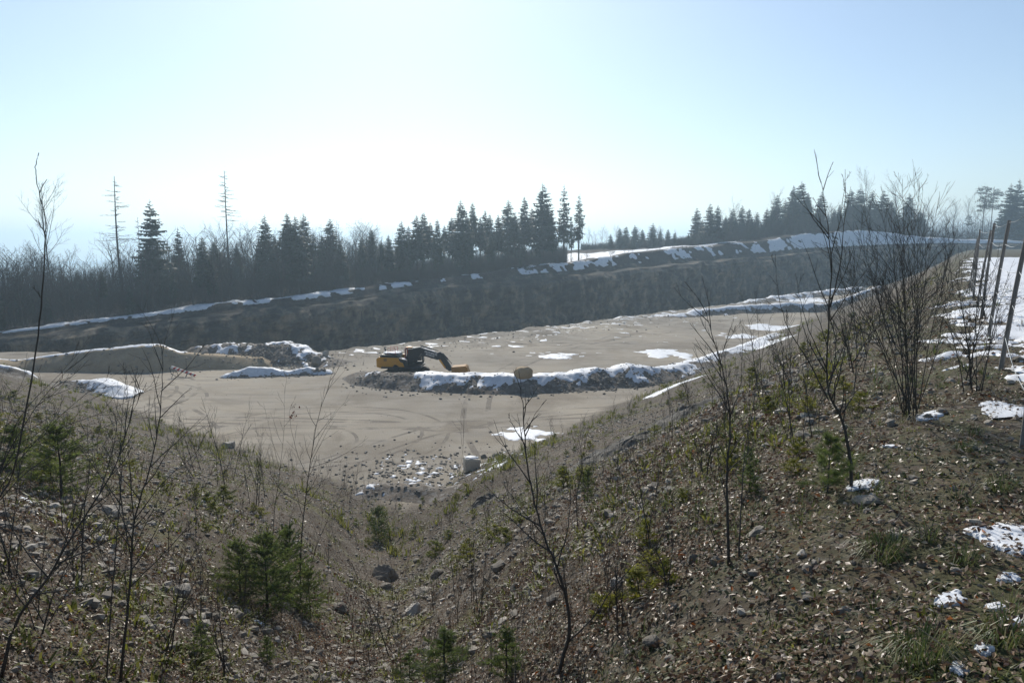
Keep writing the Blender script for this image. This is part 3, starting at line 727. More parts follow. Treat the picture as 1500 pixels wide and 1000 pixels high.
tree_at(836, 318, 11, 'spruce_tree', SPR_THIN[1], 20, 'shorter thin spruce between the two gappy end spruces', 'end spruces', .9)
FARTOPS = [(893, 342, 0), (906, 333, 1), (915, 331, 0), (928, 329, 2), (939, 335, 1), (954, 326, 2), (965, 337, 0), (976, 335, 1), (986, 340, 0), (1017, 303, 2), (1025, 322, 1), (1036, 297, 2), (1047, 300, 1), (1058, 318, 0), (1069, 304, 2), (1082, 300, 1),
           (1092, 305, 0), (1104, 310, 2), (1118, 304, 1), (1132, 284, 2), (1144, 292, 0), (1155, 271, 1), (1166, 265, 2), (1176, 282, 0), (1196, 280, 1), (1238, 277, 2), (1251, 274, 0), (1268, 280, 1), (1285, 277, 2), (1297, 292, 0), (1322, 282, 1)]
for px, pt, k in FARTOPS:
    fn = lambda p: 'on the low rise beyond the snowy field' if p < 1000 else 'over the near half of the snow bank' if p < 1150 else 'over the far half of the snow bank'
    nm = fn(px); od = ORD[sum(1 for q in FARTOPS if fn(q[0]) == nm and q[0] < px)]
    tree_at(px, pt, 48 + rnd(0, 25) if px < 1000 else 18 + rnd(0, 25), 'spruce_tree', (SPR_FULL + SPR)[(k * 2 + int(px)) % 9] if px > 1120 else SPR_FULL[k % 3], 20, od + ' hazy spruce from the left ' + nm, 'hazy spruces ' + nm, 1.35 if px > 1000 else 1.6)
for px, pt, wd, lab in ((1432, 272, 1.0, 'flat-topped pine on the skyline, first of the pair over the fence'), (1443, 270, .9, 'flat-topped pine on the skyline, second of the pair over the fence'), (1411, 312, .8, 'smaller pine beside the pine pair over the fence')):
    tree_at(px, pt, 22, 'pine_tree', PINE[px % 2], 20, lab, 'pines over the fence', wd)
for px, pt, k, lab in ((1467, 268, 0, 'bushy dark conifer at the far right skyline, first of three'), (1478, 261, 2, 'tallest dark conifer at the right end of the skyline'), (1492, 272, 1, 'dark conifer cut by the picture edge on the skyline')):
    tree_at(px, pt, 24, 'spruce_tree', SPR_FULL[k], 20, lab, 'conifers at the skyline end', 1.1)
# the leafless wood that fills in between
SKYX = [-200, 0, 60, 120, 180, 260, 330, 420, 500, 560, 640, 760, 860, 1000, 1100, 1200, 1300, 1400, 1500, 1700]
SKYY = [392, 384, 380, 390, 368, 360, 352, 348, 346, 348, 340, 330, 350, 345, 318, 300, 312, 318, 312, 312]
for i in range(170):
    px = rnd(-230, 560); back = 4 + 46 * random.random() ** 1.3
    lo = np.interp(px, SKYX, SKYY)
    k = random.randrange(5)
    tree_at(px, lo + rnd(-12, 26) + (8 if back < 14 else 0), back, 'bare_tree', BARE[k], 12, 'leafless young tree in the brown wood beyond the pit', 'leafless trees of the left wood', rnd(.9, 1.4))
for i in range(70):
    px = rnd(560, 1000); back = 6 + 30 * random.random()
    lo = np.interp(px, SKYX, SKYY)
    if px > 790: back += 48
    tree_at(px, lo + rnd(10, 46) if px < 790 else lo - 14 + rnd(0, 10), back, 'bare_tree', BARE[random.randrange(5)], 12, 'thin leafless tree between the spruces of the quarry row' if px < 790 else 'thin leafless tree on the rise behind the snowy field',
            'leafless trees among the spruce row' if px < 790 else 'leafless trees behind the field', rnd(.7, 1.0))
for i in range(105):
    px = rnd(1000, 1640); back = 16 + 50 * random.random()
    lo = np.interp(px, SKYX, SKYY)
    tree_at(px, lo + rnd(-24, 22) * (1 if 1170 < px < 1330 else .45), back, 'bare_tree', (BARE + BARE_TALL)[random.randrange(8)], 12 if random.random() < .5 else 16, 'leafless tree in the hazy wood above the snow bank', 'leafless trees of the far wood', rnd(.9, 1.3))
for i in range(120):
    px = rnd(-230, 800); back = 4 + 40 * random.random()
    lo = np.interp(px, SKYX, SKYY)
    tree_at(px, lo + rnd(4, 50), back, 'young_spruce', (SPR_FULL + SPR)[random.randrange(9)], 20, 'half-hidden spruce inside the wood beyond the pit', 'spruces inside the wood', rnd(.9, 1.25))
for i in range(60):
    px = rnd(1005, 1345); tree_at(px, np.interp(px, SKYX, SKYY) + rnd(-14, 16), 20 + 40 * random.random(), 'young_spruce', (SPR_FULL + SPR)[random.randrange(9)], 20, 'half-hidden spruce inside the far wood', 'spruces inside the far wood', rnd(1.0, 1.5))
for i in range(120):
    px = rnd(-110, 880); back = 4 + 9 * random.random(); y = line_depth(px) + back; x = (px - 750) / FPX * y
    place_tree('bare_shrub', BRUSH[random.randrange(3)], 4, x, y, rnd(2, 4.6) if px < 560 else rnd(1.2, 2.6), 'leafless shrub on the lip of the far quarry face', 'shrubs along the quarry lip', 'shrub', rnd(1.0, 1.7))
for i in range(46):
    px = rnd(880, 1640); back = 10 + 6 * random.random(); y = line_depth(px) + back; x = (px - 750) / FPX * y
    place_tree('bare_shrub', BRUSH[random.randrange(3)], 4, x, y, rnd(1.5, 4), 'leafless shrub along the top of the far snow bank', 'shrubs along the far snow bank', 'shrub', rnd(1.0, 1.6))
# the tangle of twigs under and behind them reads as one brown mass
def thicket(n, px0, px1, b0, b1, wid, ln, label, drop=0):
    r = np.random.default_rng(int(px0) + 999)
    px = r.uniform(px0, px1, n); back = b0 + (b1 - b0) * r.random(n) ** 1.2
    y = np.interp(px, [a[0] for a in CL], [a[1] for a in CL]) + back; x = (px - 750) / FPX * y
    z0 = Hbase(x, y); zt = EYE + y * np.tan((360 - np.interp(px, SKYX, SKYY) - drop) / FPX)
    hh = np.clip(zt - z0, 1.5, 16) * (.3 + .95 * vn(x / 4, y / 4, 300)); z = z0 + hh * r.random(n) ** 1.7
    L = ln * r.uniform(.5, 1.5, n); a = r.uniform(0, 6.28, n); ti = r.uniform(0, .75, n)
    d = np.c_[np.cos(a) * np.sin(ti), np.sin(a) * np.sin(ti), np.cos(ti)] * L[:, None]
    sd = np.c_[np.ones(n), r.uniform(-.6, .6, n), np.zeros(n)] * wid * .5
    p = np.c_[x, y, z]
    V = np.stack([p - sd, p + sd, p + d], 1).reshape(-1, 3)
    link('thicket', mesh_np('thicket', V, tris=np.arange(3 * n).reshape(-1, 3)), M['tw'], label=label, kind='stuff')
thicket(170000, -420, 600, 7, 80, .05, 1.4, 'dense brown tangle of leafless twigs filling the left wood', 12)
thicket(38000, 560, 830, 6, 60, .05, 1.4, 'tangle of dead twigs between the spruce trunks', 60)
thicket(6000, 850, 1010, 60, 95, .08, 1.6, 'hazy low wood beyond the snowy field', 10)
thicket(80000, 990, 1660, 20, 95, .07, 1.8, 'hazy mass of leafless twigs in the far wood', 14)

# ------------------------------------------------------------------ loose cover of the near slope
def near_pts(n, r0, r1, seed, pw=1.0, a=52, cond=None):
    r = np.random.default_rng(seed)
    rr = r0 + (r1 - r0) * r.random(n) ** pw; an = np.radians(r.uniform(-a, a, n))
    x, y = rr * np.sin(an), rr * np.cos(an)
    k = (np.maximum(sR(x, y), sL(x, y)) > -.3)
    if cond is not None: k &= cond(x, y, r)
    return x[k], y[k], r
def normals(x, y, e=.12):
    n = np.stack([-(Hbase(x + e, y) - Hbase(x - e, y)) / (2 * e), -(Hbase(x, y + e) - Hbase(x, y - e)) / (2 * e), np.ones_like(x)], -1)
    return n / np.linalg.norm(n, axis=1)[:, None]
def leaf_litter(n, r0, r1, seed, pw, size, label, name='leaf_litter'):
    x, y, r = near_pts(n, r0, r1, seed, pw, cond=lambda x, y, r: r.random(len(x)) < (.3 + 1.1 * sstep(.25, .8, vn(x / 1.1, y / 1.1, 200) * .6 + vn(x / 4, y / 4, 201) * .4)) * (1 - .45 * sstep(21, 24, sR(x, y)) * sstep(-.5, 1.5, x)))
    m = len(x); N = normals(x, y); N = N + r.normal(0, .38, (m, 3)); N /= np.linalg.norm(N, axis=1)[:, None]
    a = r.normal(0, 1, (m, 3)); a -= N * (a * N).sum(1)[:, None]; a /= np.linalg.norm(a, axis=1)[:, None]; b = np.cross(N, a)
    L = size * r.uniform(.55, 1.25, m)[:, None]; W = L * r.uniform(.45, .75, (m, 1)); cu = r.uniform(-.15, .5, (m, 1)) * L
    p = np.c_[x, y, Hbase(x, y)] + N * .012 + np.array([0, 0, 1]) * r.uniform(0, .03, (m, 1))
    V = np.stack([p - a * L * .5 + N * cu * .4, p - b * W * .42 - a * L * .05 + N * cu, p + a * L * .52 + N * cu * .2, p + b * W * .42 + a * L * .06 + N * cu], 1)
    mid = (p + a * L * .02)
    V = np.concatenate([V, mid[:, None]], 1).reshape(-1, 3)
    i = np.arange(m)[:, None] * 5
    T = np.concatenate([i + np.array([[0, 1, 4]]), i + np.array([[1, 2, 4]]), i + np.array([[2, 3, 4]]), i + np.array([[3, 0, 4]])], 0)
    q = np.clip(r.beta(1.25, 1.35, m) * .975, 0, .975); q = np.where(r.random(m) < .012, r.uniform(.98, 1, m), q)
    link(name, mesh_np(name, V, tris=T, attrs={'rnd': np.repeat(q, 5)}), M['leaf'], label=label, kind='stuff')
leaf_litter(200000, 1.3, 13, 1, 1.0, .043, 'pale and brown fallen leaves carpeting the near slope')
leaf_litter(95000, 9, 48, 2, 1.05, .075, 'fallen leaves thinning out down the bank')

ICO_V = []; 
def ico(sub):
    t = (1 + 5 ** .5) / 2
    V = [(-1, t, 0), (1, t, 0), (-1, -t, 0), (1, -t, 0), (0, -1, t), (0, 1, t), (0, -1, -t), (0, 1, -t), (t, 0, -1), (t, 0, 1), (-t, 0, -1), (-t, 0, 1)]
    F = [(0, 11, 5), (0, 5, 1), (0, 1, 7), (0, 7, 10), (0, 10, 11), (1, 5, 9), (5, 11, 4), (11, 10, 2), (10, 7, 6), (7, 1, 8), (3, 9, 4), (3, 4, 2), (3, 2, 6), (3, 6, 8), (3, 8, 9), (4, 9, 5), (2, 4, 11), (6, 2, 10), (8, 6, 7), (9, 8, 1)]
    V = [np.array(v) / np.linalg.norm(v) for v in V]
    for _ in range(sub):
        c = {}; G = []
        def mid(a, b):
            k = (min(a, b), max(a, b))
            if k not in c: m = V[a] + V[b]; V.append(m / np.linalg.norm(m)); c[k] = len(V) - 1
            return c[k]
        for a, b, d in F:
            x, y, z = mid(a, b), mid(b, d), mid(d, a); G += [(a, x, z), (b, y, x), (d, z, y), (x, y, z)]
        F = G
    return np.array(V), np.array(F)
def rock(sub, seed, flat=.7, planes=11, rough=.05):
    r = np.random.default_rng(seed); V, F = ico(sub)
    N = r.normal(0, 1, (planes, 3)); N /= np.linalg.norm(N, axis=1)[:, None]; D = r.uniform(.55, 1.0, planes)
    dt = V @ N.T; rad = np.min(np.where(dt > .05, D[None] / np.maximum(dt, .05), 9), axis=1); rad = np.minimum(rad, 1.15)
    W = V * rad[:, None]
    W = W * (1 + rough * fbm(V[:, 0] * 2.3 + V[:, 2] * 1.7 + seed, V[:, 1] * 2.3 - V[:, 2] * 1.3, 3, seed)[:, None]) * np.array([1, r.uniform(.65, .95), flat])
    return W, F
def gravel(n, r0, r1, seed, pw, s0, s1, label, cond=None, name='gravel'):
    x, y, r = near_pts(n, r0, r1, seed, pw, cond=cond); m = len(x)
    protos = [rock(0, 500 + k, .65, 8, 0) for k in range(10)]
    P = np.stack([p[0] for p in protos]); F = protos[0][1]
    s = s0 + (s1 - s0) * r.random(m) ** 2.6; an = r.uniform(0, 6.28, m); k = r.integers(0, 10, m)
    v = P[k] * s[:, None, None]; ca, sa = np.cos(an)[:, None], np.sin(an)[:, None]
    v = np.stack([v[..., 0] * ca - v[..., 1] * sa, v[..., 0] * sa + v[..., 1] * ca, v[..., 2]], -1)
    v += np.c_[x, y, Hbase(x, y) + s * .22][:, None]
    T = (F[None] + (np.arange(m) * 12)[:, None, None]).reshape(-1, 3)
    link(name, mesh_np(name, v.reshape(-1, 3), tris=T, attrs={'rnd': np.repeat(r.random(m), 12)}), M['stone'], label=label, kind='stuff')
stony = lambda x, y, r: r.random(len(x)) < (.25 + .9 * sstep(.35, .8, vn(x / 2.6, y / 2.6, 210))) * (1 - .75 * sstep(21, 24, sR(x, y)) * sstep(-1, 2, x))
gravel(15000, 1.6, 12, 21, 1.0, .008, .045, 'small grey gravel between the leaves on the near slope', stony)
gravel(40000, 8, 52, 22, 1.05, .018, .10, 'grey rubble covering the lower bank', stony)
def rub(x, y, r): return np.hypot((x + 5) / 7, (y - 40) / 6) < r.random(len(x)) ** .5
x_, y_, r_ = None, None, None
def floor_rubble():
    r = np.random.default_rng(77); pts = []
    pts += [(r.normal(-4.5, 4), r.normal(41, 3.2), r.uniform(.03, .13)) for _ in range(900)]
    for k, n in (('front', 900), ('cut', 160), ('rubble', 700), ('heap', 200), ('snowpile', 160), ('back', 200)):
        p = np.array(BERMS[k][0]); w_ = BERMS[k][1]
        for _ in range(n):
            i = r.integers(0, len(p) - 1); t = r.random(); q = p[i] + (p[i + 1] - p[i]) * t
            pts.append((q[0] + r.normal(0, w_ * .4), q[1] - abs(r.normal(w_ * .55, w_ * .45)), r.uniform(.04, .17)))
    for _ in range(2000):           # along the crumbling plateau edge and over the rough plateau
        t = r.uniform(-.05, 1.1); e = -abs(r.normal(0, 7)); pts.append((-24 + 86 * t - .715 * e, 89 + 88 * t + .699 * e, r.uniform(.06, .2) if r.random() < .15 else r.uniform(.03, .09)))
    for _ in range(1500): pts.append((r.uniform(-45, 30), r.uniform(44, 110), r.uniform(.015, .045)))
    pts = np.array(pts); pts = pts[np.maximum(sR(pts[:, 0], pts[:, 1]), sL(pts[:, 0], pts[:, 1])) < 1]
    m = len(pts); protos = [rock(0, 520 + k, .7, 8, 0) for k in range(8)]; P = np.stack([p[0] for p in protos]); F = protos[0][1]
    v = P[r.integers(0, 8, m)] * pts[:, 2][:, None, None] + np.c_[pts[:, 0], pts[:, 1], Hall(pts[:, 0], pts[:, 1]) + pts[:, 2] * .25][:, None]
    link('rubble', mesh_np('rubble', v.reshape(-1, 3), tris=(F[None] + (np.arange(m) * 12)[:, None, None]).reshape(-1, 3), attrs={'rnd': np.repeat(.35 + .65 * r.random(m), 12)}), M['stone'],
         label='broken pale stones strewn over the quarry floor and heaps', kind='stuff')
floor_rubble()
def blades(n_tuft, per, r0, r1, seed, ln, wd, mat, label, cond, name='grass', spread=.05, lean=.5):
    x, y, r = near_pts(n_tuft, r0, r1, seed, 1.0, cond=cond); m = len(x)
    x = np.repeat(x, per); y = np.repeat(y, per); k = m * per
    L = ln * r.uniform(.4, 1.2, k) * np.repeat(r.uniform(.5, 1.15, m), per); a = r.uniform(0, 6.28, k); q = np.abs(r.normal(0, spread, k))
    bx, by = x + np.cos(a) * q, y + np.sin(a) * q; bz = Hbase(bx, by)
    le = np.clip(np.abs(r.normal(lean, .25, k)), .1, 1.3)
    d = np.c_[np.cos(a) * np.sin(le), np.sin(a) * np.sin(le), np.cos(le)]
    s = np.c_[-np.sin(a), np.cos(a), a * 0] * (wd * r.uniform(.6, 1.2, k))[:, None] * .5
    p0 = np.c_[bx, by, bz]; p1 = p0 + d * (L * .55)[:, None]; p2 = p0 + d * (L * .95)[:, None] + np.c_[np.cos(a) * L * .25, np.sin(a) * L * .25, -L * .28 * le]
    V = np.stack([p0 - s, p0 + s, p1 + s * .8, p1 - s * .8, p2], 1).reshape(-1, 3); i = np.arange(k)[:, None] * 5
    link(name, mesh_np(name, V, tris=i + np.array([[3, 2, 4]]), quads=i + np.array([[0, 1, 2, 3]]), attrs={'rnd': np.repeat(np.clip(r.random(k) * .6 + np.repeat(r.random(m), per) * .4, 0, 1), 5)}), M[mat], label=label, kind='stuff')
grassy = lambda x, y, r: (sR(x, y) > 21.3) & (x > .2) & (r.random(len(x)) < sstep(.35, .75, vn(x / .9, y / .9, 220)))
blades(2600, 18, 1.6, 12, 31, .13, .006, 'green', 'short green grass tufts dotted over the terrace edge', grassy)
blades(500, 14, 10, 32, 32, .22, .014, 'green', 'sparse greenish grass along the far terrace edge', lambda x, y, r: (sR(x, y) > 21) & (x > 1), spread=.12)
blades(2600, 9, 1.5, 16, 33, .2, .004, 'dry', 'bleached dry grass stems flattened among the leaves', lambda x, y, r: r.random(len(x)) < .2 + .8 * vn(x / 1.1, y / 1.1, 221), name='dry_grass', lean=1.0)
blades(1700, 9, 12, 55, 36, .38, .010, 'dry', 'dry grass and stalks standing on the lower banks', lambda x, y, r: (r.random(len(x)) < sstep(.3, .75, vn(x / 3, y / 3, 223))) & (sR(x, y) < 22), name='dry_grass', spread=.12, lean=.55)
M['ygrass'] = m_grass('yellow_green_plants', ((0, (.07, .08, .014)), (.5, (.15, .16, .028)), (1, (.27, .25, .06))), .5)
blades(6500, 16, 28, 120, 43, .65, .045, 'ygrass', 'yellow-green broom-like plants along the foot of the banks', lambda x, y, r: (np.maximum(sR(x, y), sL(x, y)) < 5.5) & (r.random(len(x)) < sstep(.3, .7, vn(x / 3, y / 3, 229))), name='ground_plants', spread=.22, lean=.35)
blades(9500, 14, 6, 62, 37, .2, .03, 'ygrass', 'yellow-green moss and low plants in patches on both banks', lambda x, y, r: (r.random(len(x)) < sstep(.4, .62, vn(x / 3.5, y / 3.5, 224) * .6 + vn(x / 1.1, y / 1.1, 225) * .4)) & (sR(x, y) < 22.5), name='ground_plants', spread=.14, lean=.7)
blades(900, 14, 8, 34, 42, .3, .008, 'dry', 'dry grass poking through the terrace snow', lambda x, y, r: (sR(x, y) > 22.5) & (x > 3), name='dry_grass', spread=.1, lean=.6)
blades(1500, 10, 2, 10, 38, .07, .012, 'ygrass', 'mossy green clumps on the near slope', lambda x, y, r: (r.random(len(x)) < sstep(.5, .75, vn(x / 1.6, y / 1.6, 226))), name='ground_plants', spread=.08, lean=.9)
blades(1500, 5, 3, 14, 39, .75, .0045, 'bark', 'tangle of thin leafless shoots on the near slope', lambda x, y, r: (r.random(len(x)) < sstep(.4, .8, vn(x / 2.2, y / 2.2, 227))) & (sR(x, y) < 22.5), name='brushwood', spread=.12, lean=.4)
blades(2000, 6, 12, 62, 40, .9, .009, 'bark', 'grey brush of leafless shoots over the lower banks', lambda x, y, r: (r.random(len(x)) < sstep(.35, .75, vn(x / 4, y / 4, 228))) & (sR(x, y) < 22.5), name='brushwood', spread=.2, lean=.4)
blades(3200, 7, 1.5, 7.5, 34, .05, .026, 'moss', 'low dark herb leaves and moss on the ground in front', lambda x, y, r: (x > .1) & (r.random(len(x)) < sstep(.3, .6, vn(x / .8, y / .8, 222))), name='ground_herbs', spread=.05, lean=1.0)
def litter_twigs():
    b = MB(); x, y, r = near_pts(1500, 1.6, 14, 35, 1.0)
    z = Hbase(x, y)
    for i in range(len(x)):
        a = r.uniform(0, 6.28); L = r.uniform(.06, .4); p = np.array([x[i], y[i], z[i] + .02]); n = np.array([math.cos(a), math.sin(a), 0]) * L
        q = p + n; q[2] = H0(q[0], q[1]) + .025 if i < 350 else p[2] + r.uniform(-.02, .06)
        b.tube([p, (p + q) / 2 + r.normal(0, .012, 3), q], [.0035, .003, .0015], 3, cap=False)
    b.obj('litter_twigs', M['bark'], label='small dead twigs lying among the leaves', kind='stuff')
litter_twigs()

# single stones big enough to be picked out
STONE_ME = []
for k in range(9):
    V, F = rock(3 if k > 5 else 2, 600 + k, .62 + .03 * k, 13, .14); me = mesh_np('stone', V, tris=F, smooth=False, attrs={'rnd': np.full(len(V), (k * .37) % 1)}); me.materials.append(M['stone']); STONE_ME.append(me)
def stone(x, y, s, label, group=None, name='stone', k=None, sink=.42, sc=(1, 1, 1), rz=None):
    o = link(name, STONE_ME[random.randrange(9) if k is None else k], None, label=label, cat='boulder' if s > .4 else 'stone', group=group)
    o.location = (x, y, HA(x, y) + s * .62 * sc[2] * (1 - 2 * sink)); o.rotation_euler = (rnd(-.2, .2), rnd(-.2, .2), rnd(0, 6.28) if rz is None else rz); o.scale = (s * sc[0], s * sc[1], s * sc[2]); return o
random.seed(9)
for px, py, wpx, lab in ((1108, 785, 34, 'square-edged pale stone right of the twin sapling stems'), (1182, 836, 22, 'rounded grey stone with dry grass behind it'), (1175, 815, 20, 'small grey stone just above the rounded one'),
                         (1050, 825, 24, 'dark rounded stone left of the twin sapling stems'), (1015, 822, 26, 'flat-topped pale stone under the slanting branch'), (905, 855, 30, 'largest of the grey stones clustered below the tiny seedling'), (925, 848, 26, 'mossy grey stone leaning on the clustered stones'), (942, 843, 22, 'light grey stone at the end of the stone cluster'),
                         (620, 870, 34, 'dark angular stone in the leafy gully'), (605, 900, 40, 'rounded grey stone half buried in gully leaves'), (565, 848, 44, 'flat dark slab beside the yellow-green seedlings'), (568, 865, 26, 'grey stone just under the flat dark slab'), (660, 945, 44, 'broad grey stone behind the front spruce seedlings'),
                         (790, 835, 26, 'pale wedge stone on the open scree'), (755, 862, 22, 'dark stone in the scree left of the centre sapling'), (735, 832, 30, 'flat pale stone on the scree below the seedling row'), (1268, 738, 46, 'squat dark stone in the shadow behind the leaning sapling'), (640, 790, 0, ''),
                         (640, 845, 28, 'dark hollow-backed stone above the gully'), (260, 870, 36, 'flat stone among leaves in the left hollow'), (500, 895, 30, 'rounded stone right of the bushy spruce'), (350, 905, 30, 'rounded pebble-like stone below the bushy spruce'), (335, 655, 26, 'pale flat stone high on the left bank'), (165, 755, 40, 'oval grey stone on the left bank near the spruce bush'),
                         (815, 880, 30, 'stone right behind the centre sapling trunk'), (960, 945, 34, 'whitish flat stone in the front grass'), (1075, 975, 30, 'grey stone at the bottom edge')):
    if not wpx: continue
    p = hit(px, py); d = p[1]
    stone(p[0], p[1], wpx * .5 * d / FPX, lab, sink=.36)
x, y, r = near_pts(420, 2.2, 30, 41, .9, 40, cond=stony)
for i in range(min(170, len(x))):
    s = (.014 + .0032 * y[i]) * (.6 + 1.1 * r.random() ** 2); far = y[i] > 11
    stone(x[i], y[i], min(s, .2), 'loose grey stone lying on the lower scree of the bank' if far else 'loose grey stone among leaves on the near slope', 'loose stones on the lower scree' if far else 'loose stones on the near slope')
M['crag'] = m_berm('dark_crag', (.09, .082, .07), (.2, .18, .15), .3)
def outcrop(px, py, rx, ry, h, lab, seed):
    p = hit(px, py); X, Y, Q = grid_sheet(p[0] - rx * 1.3, p[0] + rx * 1.3, p[1] - ry * 1.3, p[1] + ry * 1.3, rx / 26)
    m = 1 - np.hypot((X - p[0]) / rx, (Y - p[1]) / ry) + fbm(X / (rx * .5), Y / (ry * .5), 3, 150 + seed) * .45
    st = np.floor(vn(X / .8 + Y / 1.9, Y / .9 - X / 2.3, 160 + seed) * 4) / 4 + np.abs(fbm(X / .5, Y / .5, 3, 170 + seed)) * .5
    z = Hall(X, Y) + np.where(m > 0, np.clip(m * 1.5, 0, 1) * h * .62 * (.25 + .9 * st), m * .6 - .02)
    V, Q, _ = keep(np.c_[X.ravel(), Y.ravel(), z.ravel()], Q, m > 0)
    link('rock_outcrop', mesh_np('rock_outcrop', V, quads=Q, smooth=False), M['crag'], label=lab, cat='rock outcrop', group='rock outcrops of the bank')
for a in ((905, 660, 1.9, 1.5, .75, 'dark craggy rock outcrop on the right bank, the lower one', 1), (1005, 607, 2.2, 1.7, .8, 'dark craggy rock outcrop on the right bank, the upper one', 2), (952, 640, 1.5, 1.2, .45, 'low rock rib between the two dark outcrops', 3),
          (706, 738, .8, .7, .7, 'pointed grey rock in the bank above the gully foot', 4), (865, 678, 1.1, .8, .4, 'low rock jutting from the bank just below the outcrops', 5)): outcrop(*a)
V, F = ico(3); V = np.sign(V) * np.abs(V) ** .8; V = V / np.abs(V).max() * (1 + .10 * fbm(V[:, 0] * 2 + 3, V[:, 1] * 2 + V[:, 2] * 1.7, 3, 17))[:, None] * np.array([1.0, .8, .72]); TANB = mesh_np('boulder', V, tris=F, smooth=False); TANB.materials.append(m_berm('tan_boulder', (.40, .285, .16), (.52, .39, .24), .1))
p = hit(767, 562); stone(p[0], p[1] + 1.0, .95, 'big round tan boulder sitting on the snowy bank', None, 'boulder', k=2, sink=.16, sc=(.92, .8, .95), rz=.3).data = TANB
p = hit(463, 533); stone(p[0], p[1], .75, 'dark boulder at the end of the rubbly mound', None, 'boulder', k=4, sink=.15)
p = hit(470, 528); stone(p[0], p[1] + 2, .6, 'brown boulder just behind the dark boulder', None, 'boulder', k=5, sink=.15)
for i in range(6):
    p = hit(458 + i * 3.4, 544 + (i % 2)); stone(p[0], p[1], .22 + .05 * (i % 3), 'small dark lump in the pile near the plateau corner', 'dark lumps on the floor', 'boulder', sink=.1)

# ------------------------------------------------------------------ leafless saplings and shrubs of the slope
def catmull(P, n=4):
    P = np.asarray(P, float)
    if len(P) < 3: return np.array([P[0] + (P[-1] - P[0]) * t for t in np.linspace(0, 1, n + 1)])
    Q = np.vstack([2 * P[0] - P[1], P, 2 * P[-1] - P[-2]]); out = []
    for i in range(1, len(Q) - 2):
        for t in np.linspace(0, 1, n, endpoint=False):
            a, b, c, d = Q[i - 1], Q[i], Q[i + 1], Q[i + 2]
            out.append(.5 * ((2 * b) + (-a + c) * t + (2 * a - 5 * b + 4 * c - d) * t * t + (-a + 3 * b - 3 * c + d) * t ** 3))
    out.append(P[-1]); return np.array(out)
def twiggy(mb, P, r0, count, lr, rr, lev=0, spread=(.35, .8), up=.35, rmin=.0016):
    n = len(P); L = np.linalg.norm(np.diff(P, axis=0), axis=1).sum()
    for k in range(count):
        s = rr[0] + (rr[1] - rr[0]) * (k + random.random()) / max(1, count); f = s * (n - 1); i = min(n - 2, int(f)); q = P[i] + (P[i + 1] - P[i]) * (f - i)
        d = P[i + 1] - P[i]; d /= np.linalg.norm(d) + 1e-9
        a = np.cross(d, [rnd(-1, 1), rnd(-1, 1), rnd(-1, 1)]); a /= np.linalg.norm(a) + 1e-9; an = rnd(*spread)
        d = d * math.cos(an) + a * math.sin(an); l = L * rnd(*lr) * (1.15 - .6 * s)
        pts = [q]
        for j in range(4):
            d = d + np.array([rnd(-.16, .16), rnd(-.16, .16), rnd(-.08, .12) + up * .16]); d /= np.linalg.norm(d); pts.append(pts[-1] + d * l / 4)
        pts = np.array(pts); rad = max(rmin, r0 * (.5 if lev == 0 else .6) * (1 - .55 * s))
        mb.tube(pts, np.linspace(rad, rmin * .7, 5), 4 if lev == 0 else 3, cap=False)
        if lev < 1: twiggy(mb, pts, rad, random.randint(1, 4), (.2, .5), (.25, .9), lev + 1, spread, up, rmin)
def sapling(name, label, stems, r0, twigs=9, depth=None, group='bare saplings of the slope', mat='bark', base=None, lr=(.10, .32), drift=.10):
    b = hit(*stems[0][0]) if depth is None else None
    y0 = b[1] if depth is None else depth
    root = None; known = []
    for si, st in enumerate(stems):
        if si == 0: yy = np.full(len(st), y0)
        else:                       # side stems leave the first stem at the nearest traced point
            yy = np.full(len(st), y0)
        P = np.array([at(px, py, y) for (px, py), y in zip(st, yy)])
        seg = np.concatenate([[0], np.cumsum(np.linalg.norm(np.diff(P, axis=0), axis=1))])
        k = rnd(-1, 1) * drift * (1 if si == 0 else 2.2)
        f0 = 1.0 if si == 0 else min(known, key=lambda q: (q[0] - st[0][0]) ** 2 + (q[1] - st[0][1]) ** 2)[2]
        fac = f0 + (k * seg) / y0     # a stem leans towards or away from the viewer as it rises
        for (a_0, b_0, f_0), (a_1, b_1, f_1) in zip([(*q, f_) for q, f_ in zip(st, fac)][:-1], [(*q, f_) for q, f_ in zip(st, fac)][1:]):
            known += [(a_0 + (a_1 - a_0) * t, b_0 + (b_1 - b_0) * t, f_0 + (f_1 - f_0) * t) for t in (0, .25, .5, .75, 1)]
        P = np.array([0, 0, EYE]) + (P - np.array([0, 0, EYE])) * fac[:, None]
        if si == 0:
            g = HA(P[0][0], P[0][1])
            if depth is not None and P[0][2] > g: P = np.vstack([[P[0][0] - .02, P[0][1], g], P])
            P[0][2] = g - .03
            root = empty(name, tuple(P[0]), label=label, cat='shrub' if 'shrub' in name else 'sapling', group=group); o = P[0].copy()
            L0 = np.linalg.norm(np.diff(P, axis=0), axis=1).sum()
        C = catmull(P, 5); C[1:-1] += np.array([[rnd(-1, 1), rnd(-1, 1), rnd(-.4, .4)] for _ in range(len(C) - 2)]) * r0 * .35
        L = np.linalg.norm(np.diff(C, axis=0), axis=1).sum(); f = r0 * (1 if si == 0 else .24 + .42 * min(1, L / L0))
        rad = np.maximum(f * (1 - np.linspace(0, 1, len(C)) ** .7 * .92), .0015)
        m = MB(); m.tube(C - o, rad, 7); m.obj('trunk' if si == 0 else 'branch', M[mat], root, smooth=True)
        tw = MB(); twiggy(tw, C - o, f, max(2, int(twigs * min(1.3, L / L0))), lr, (.22, .97))
        tw.obj('twigs', M[mat], root, kind='stuff')
    return root
random.seed(21)
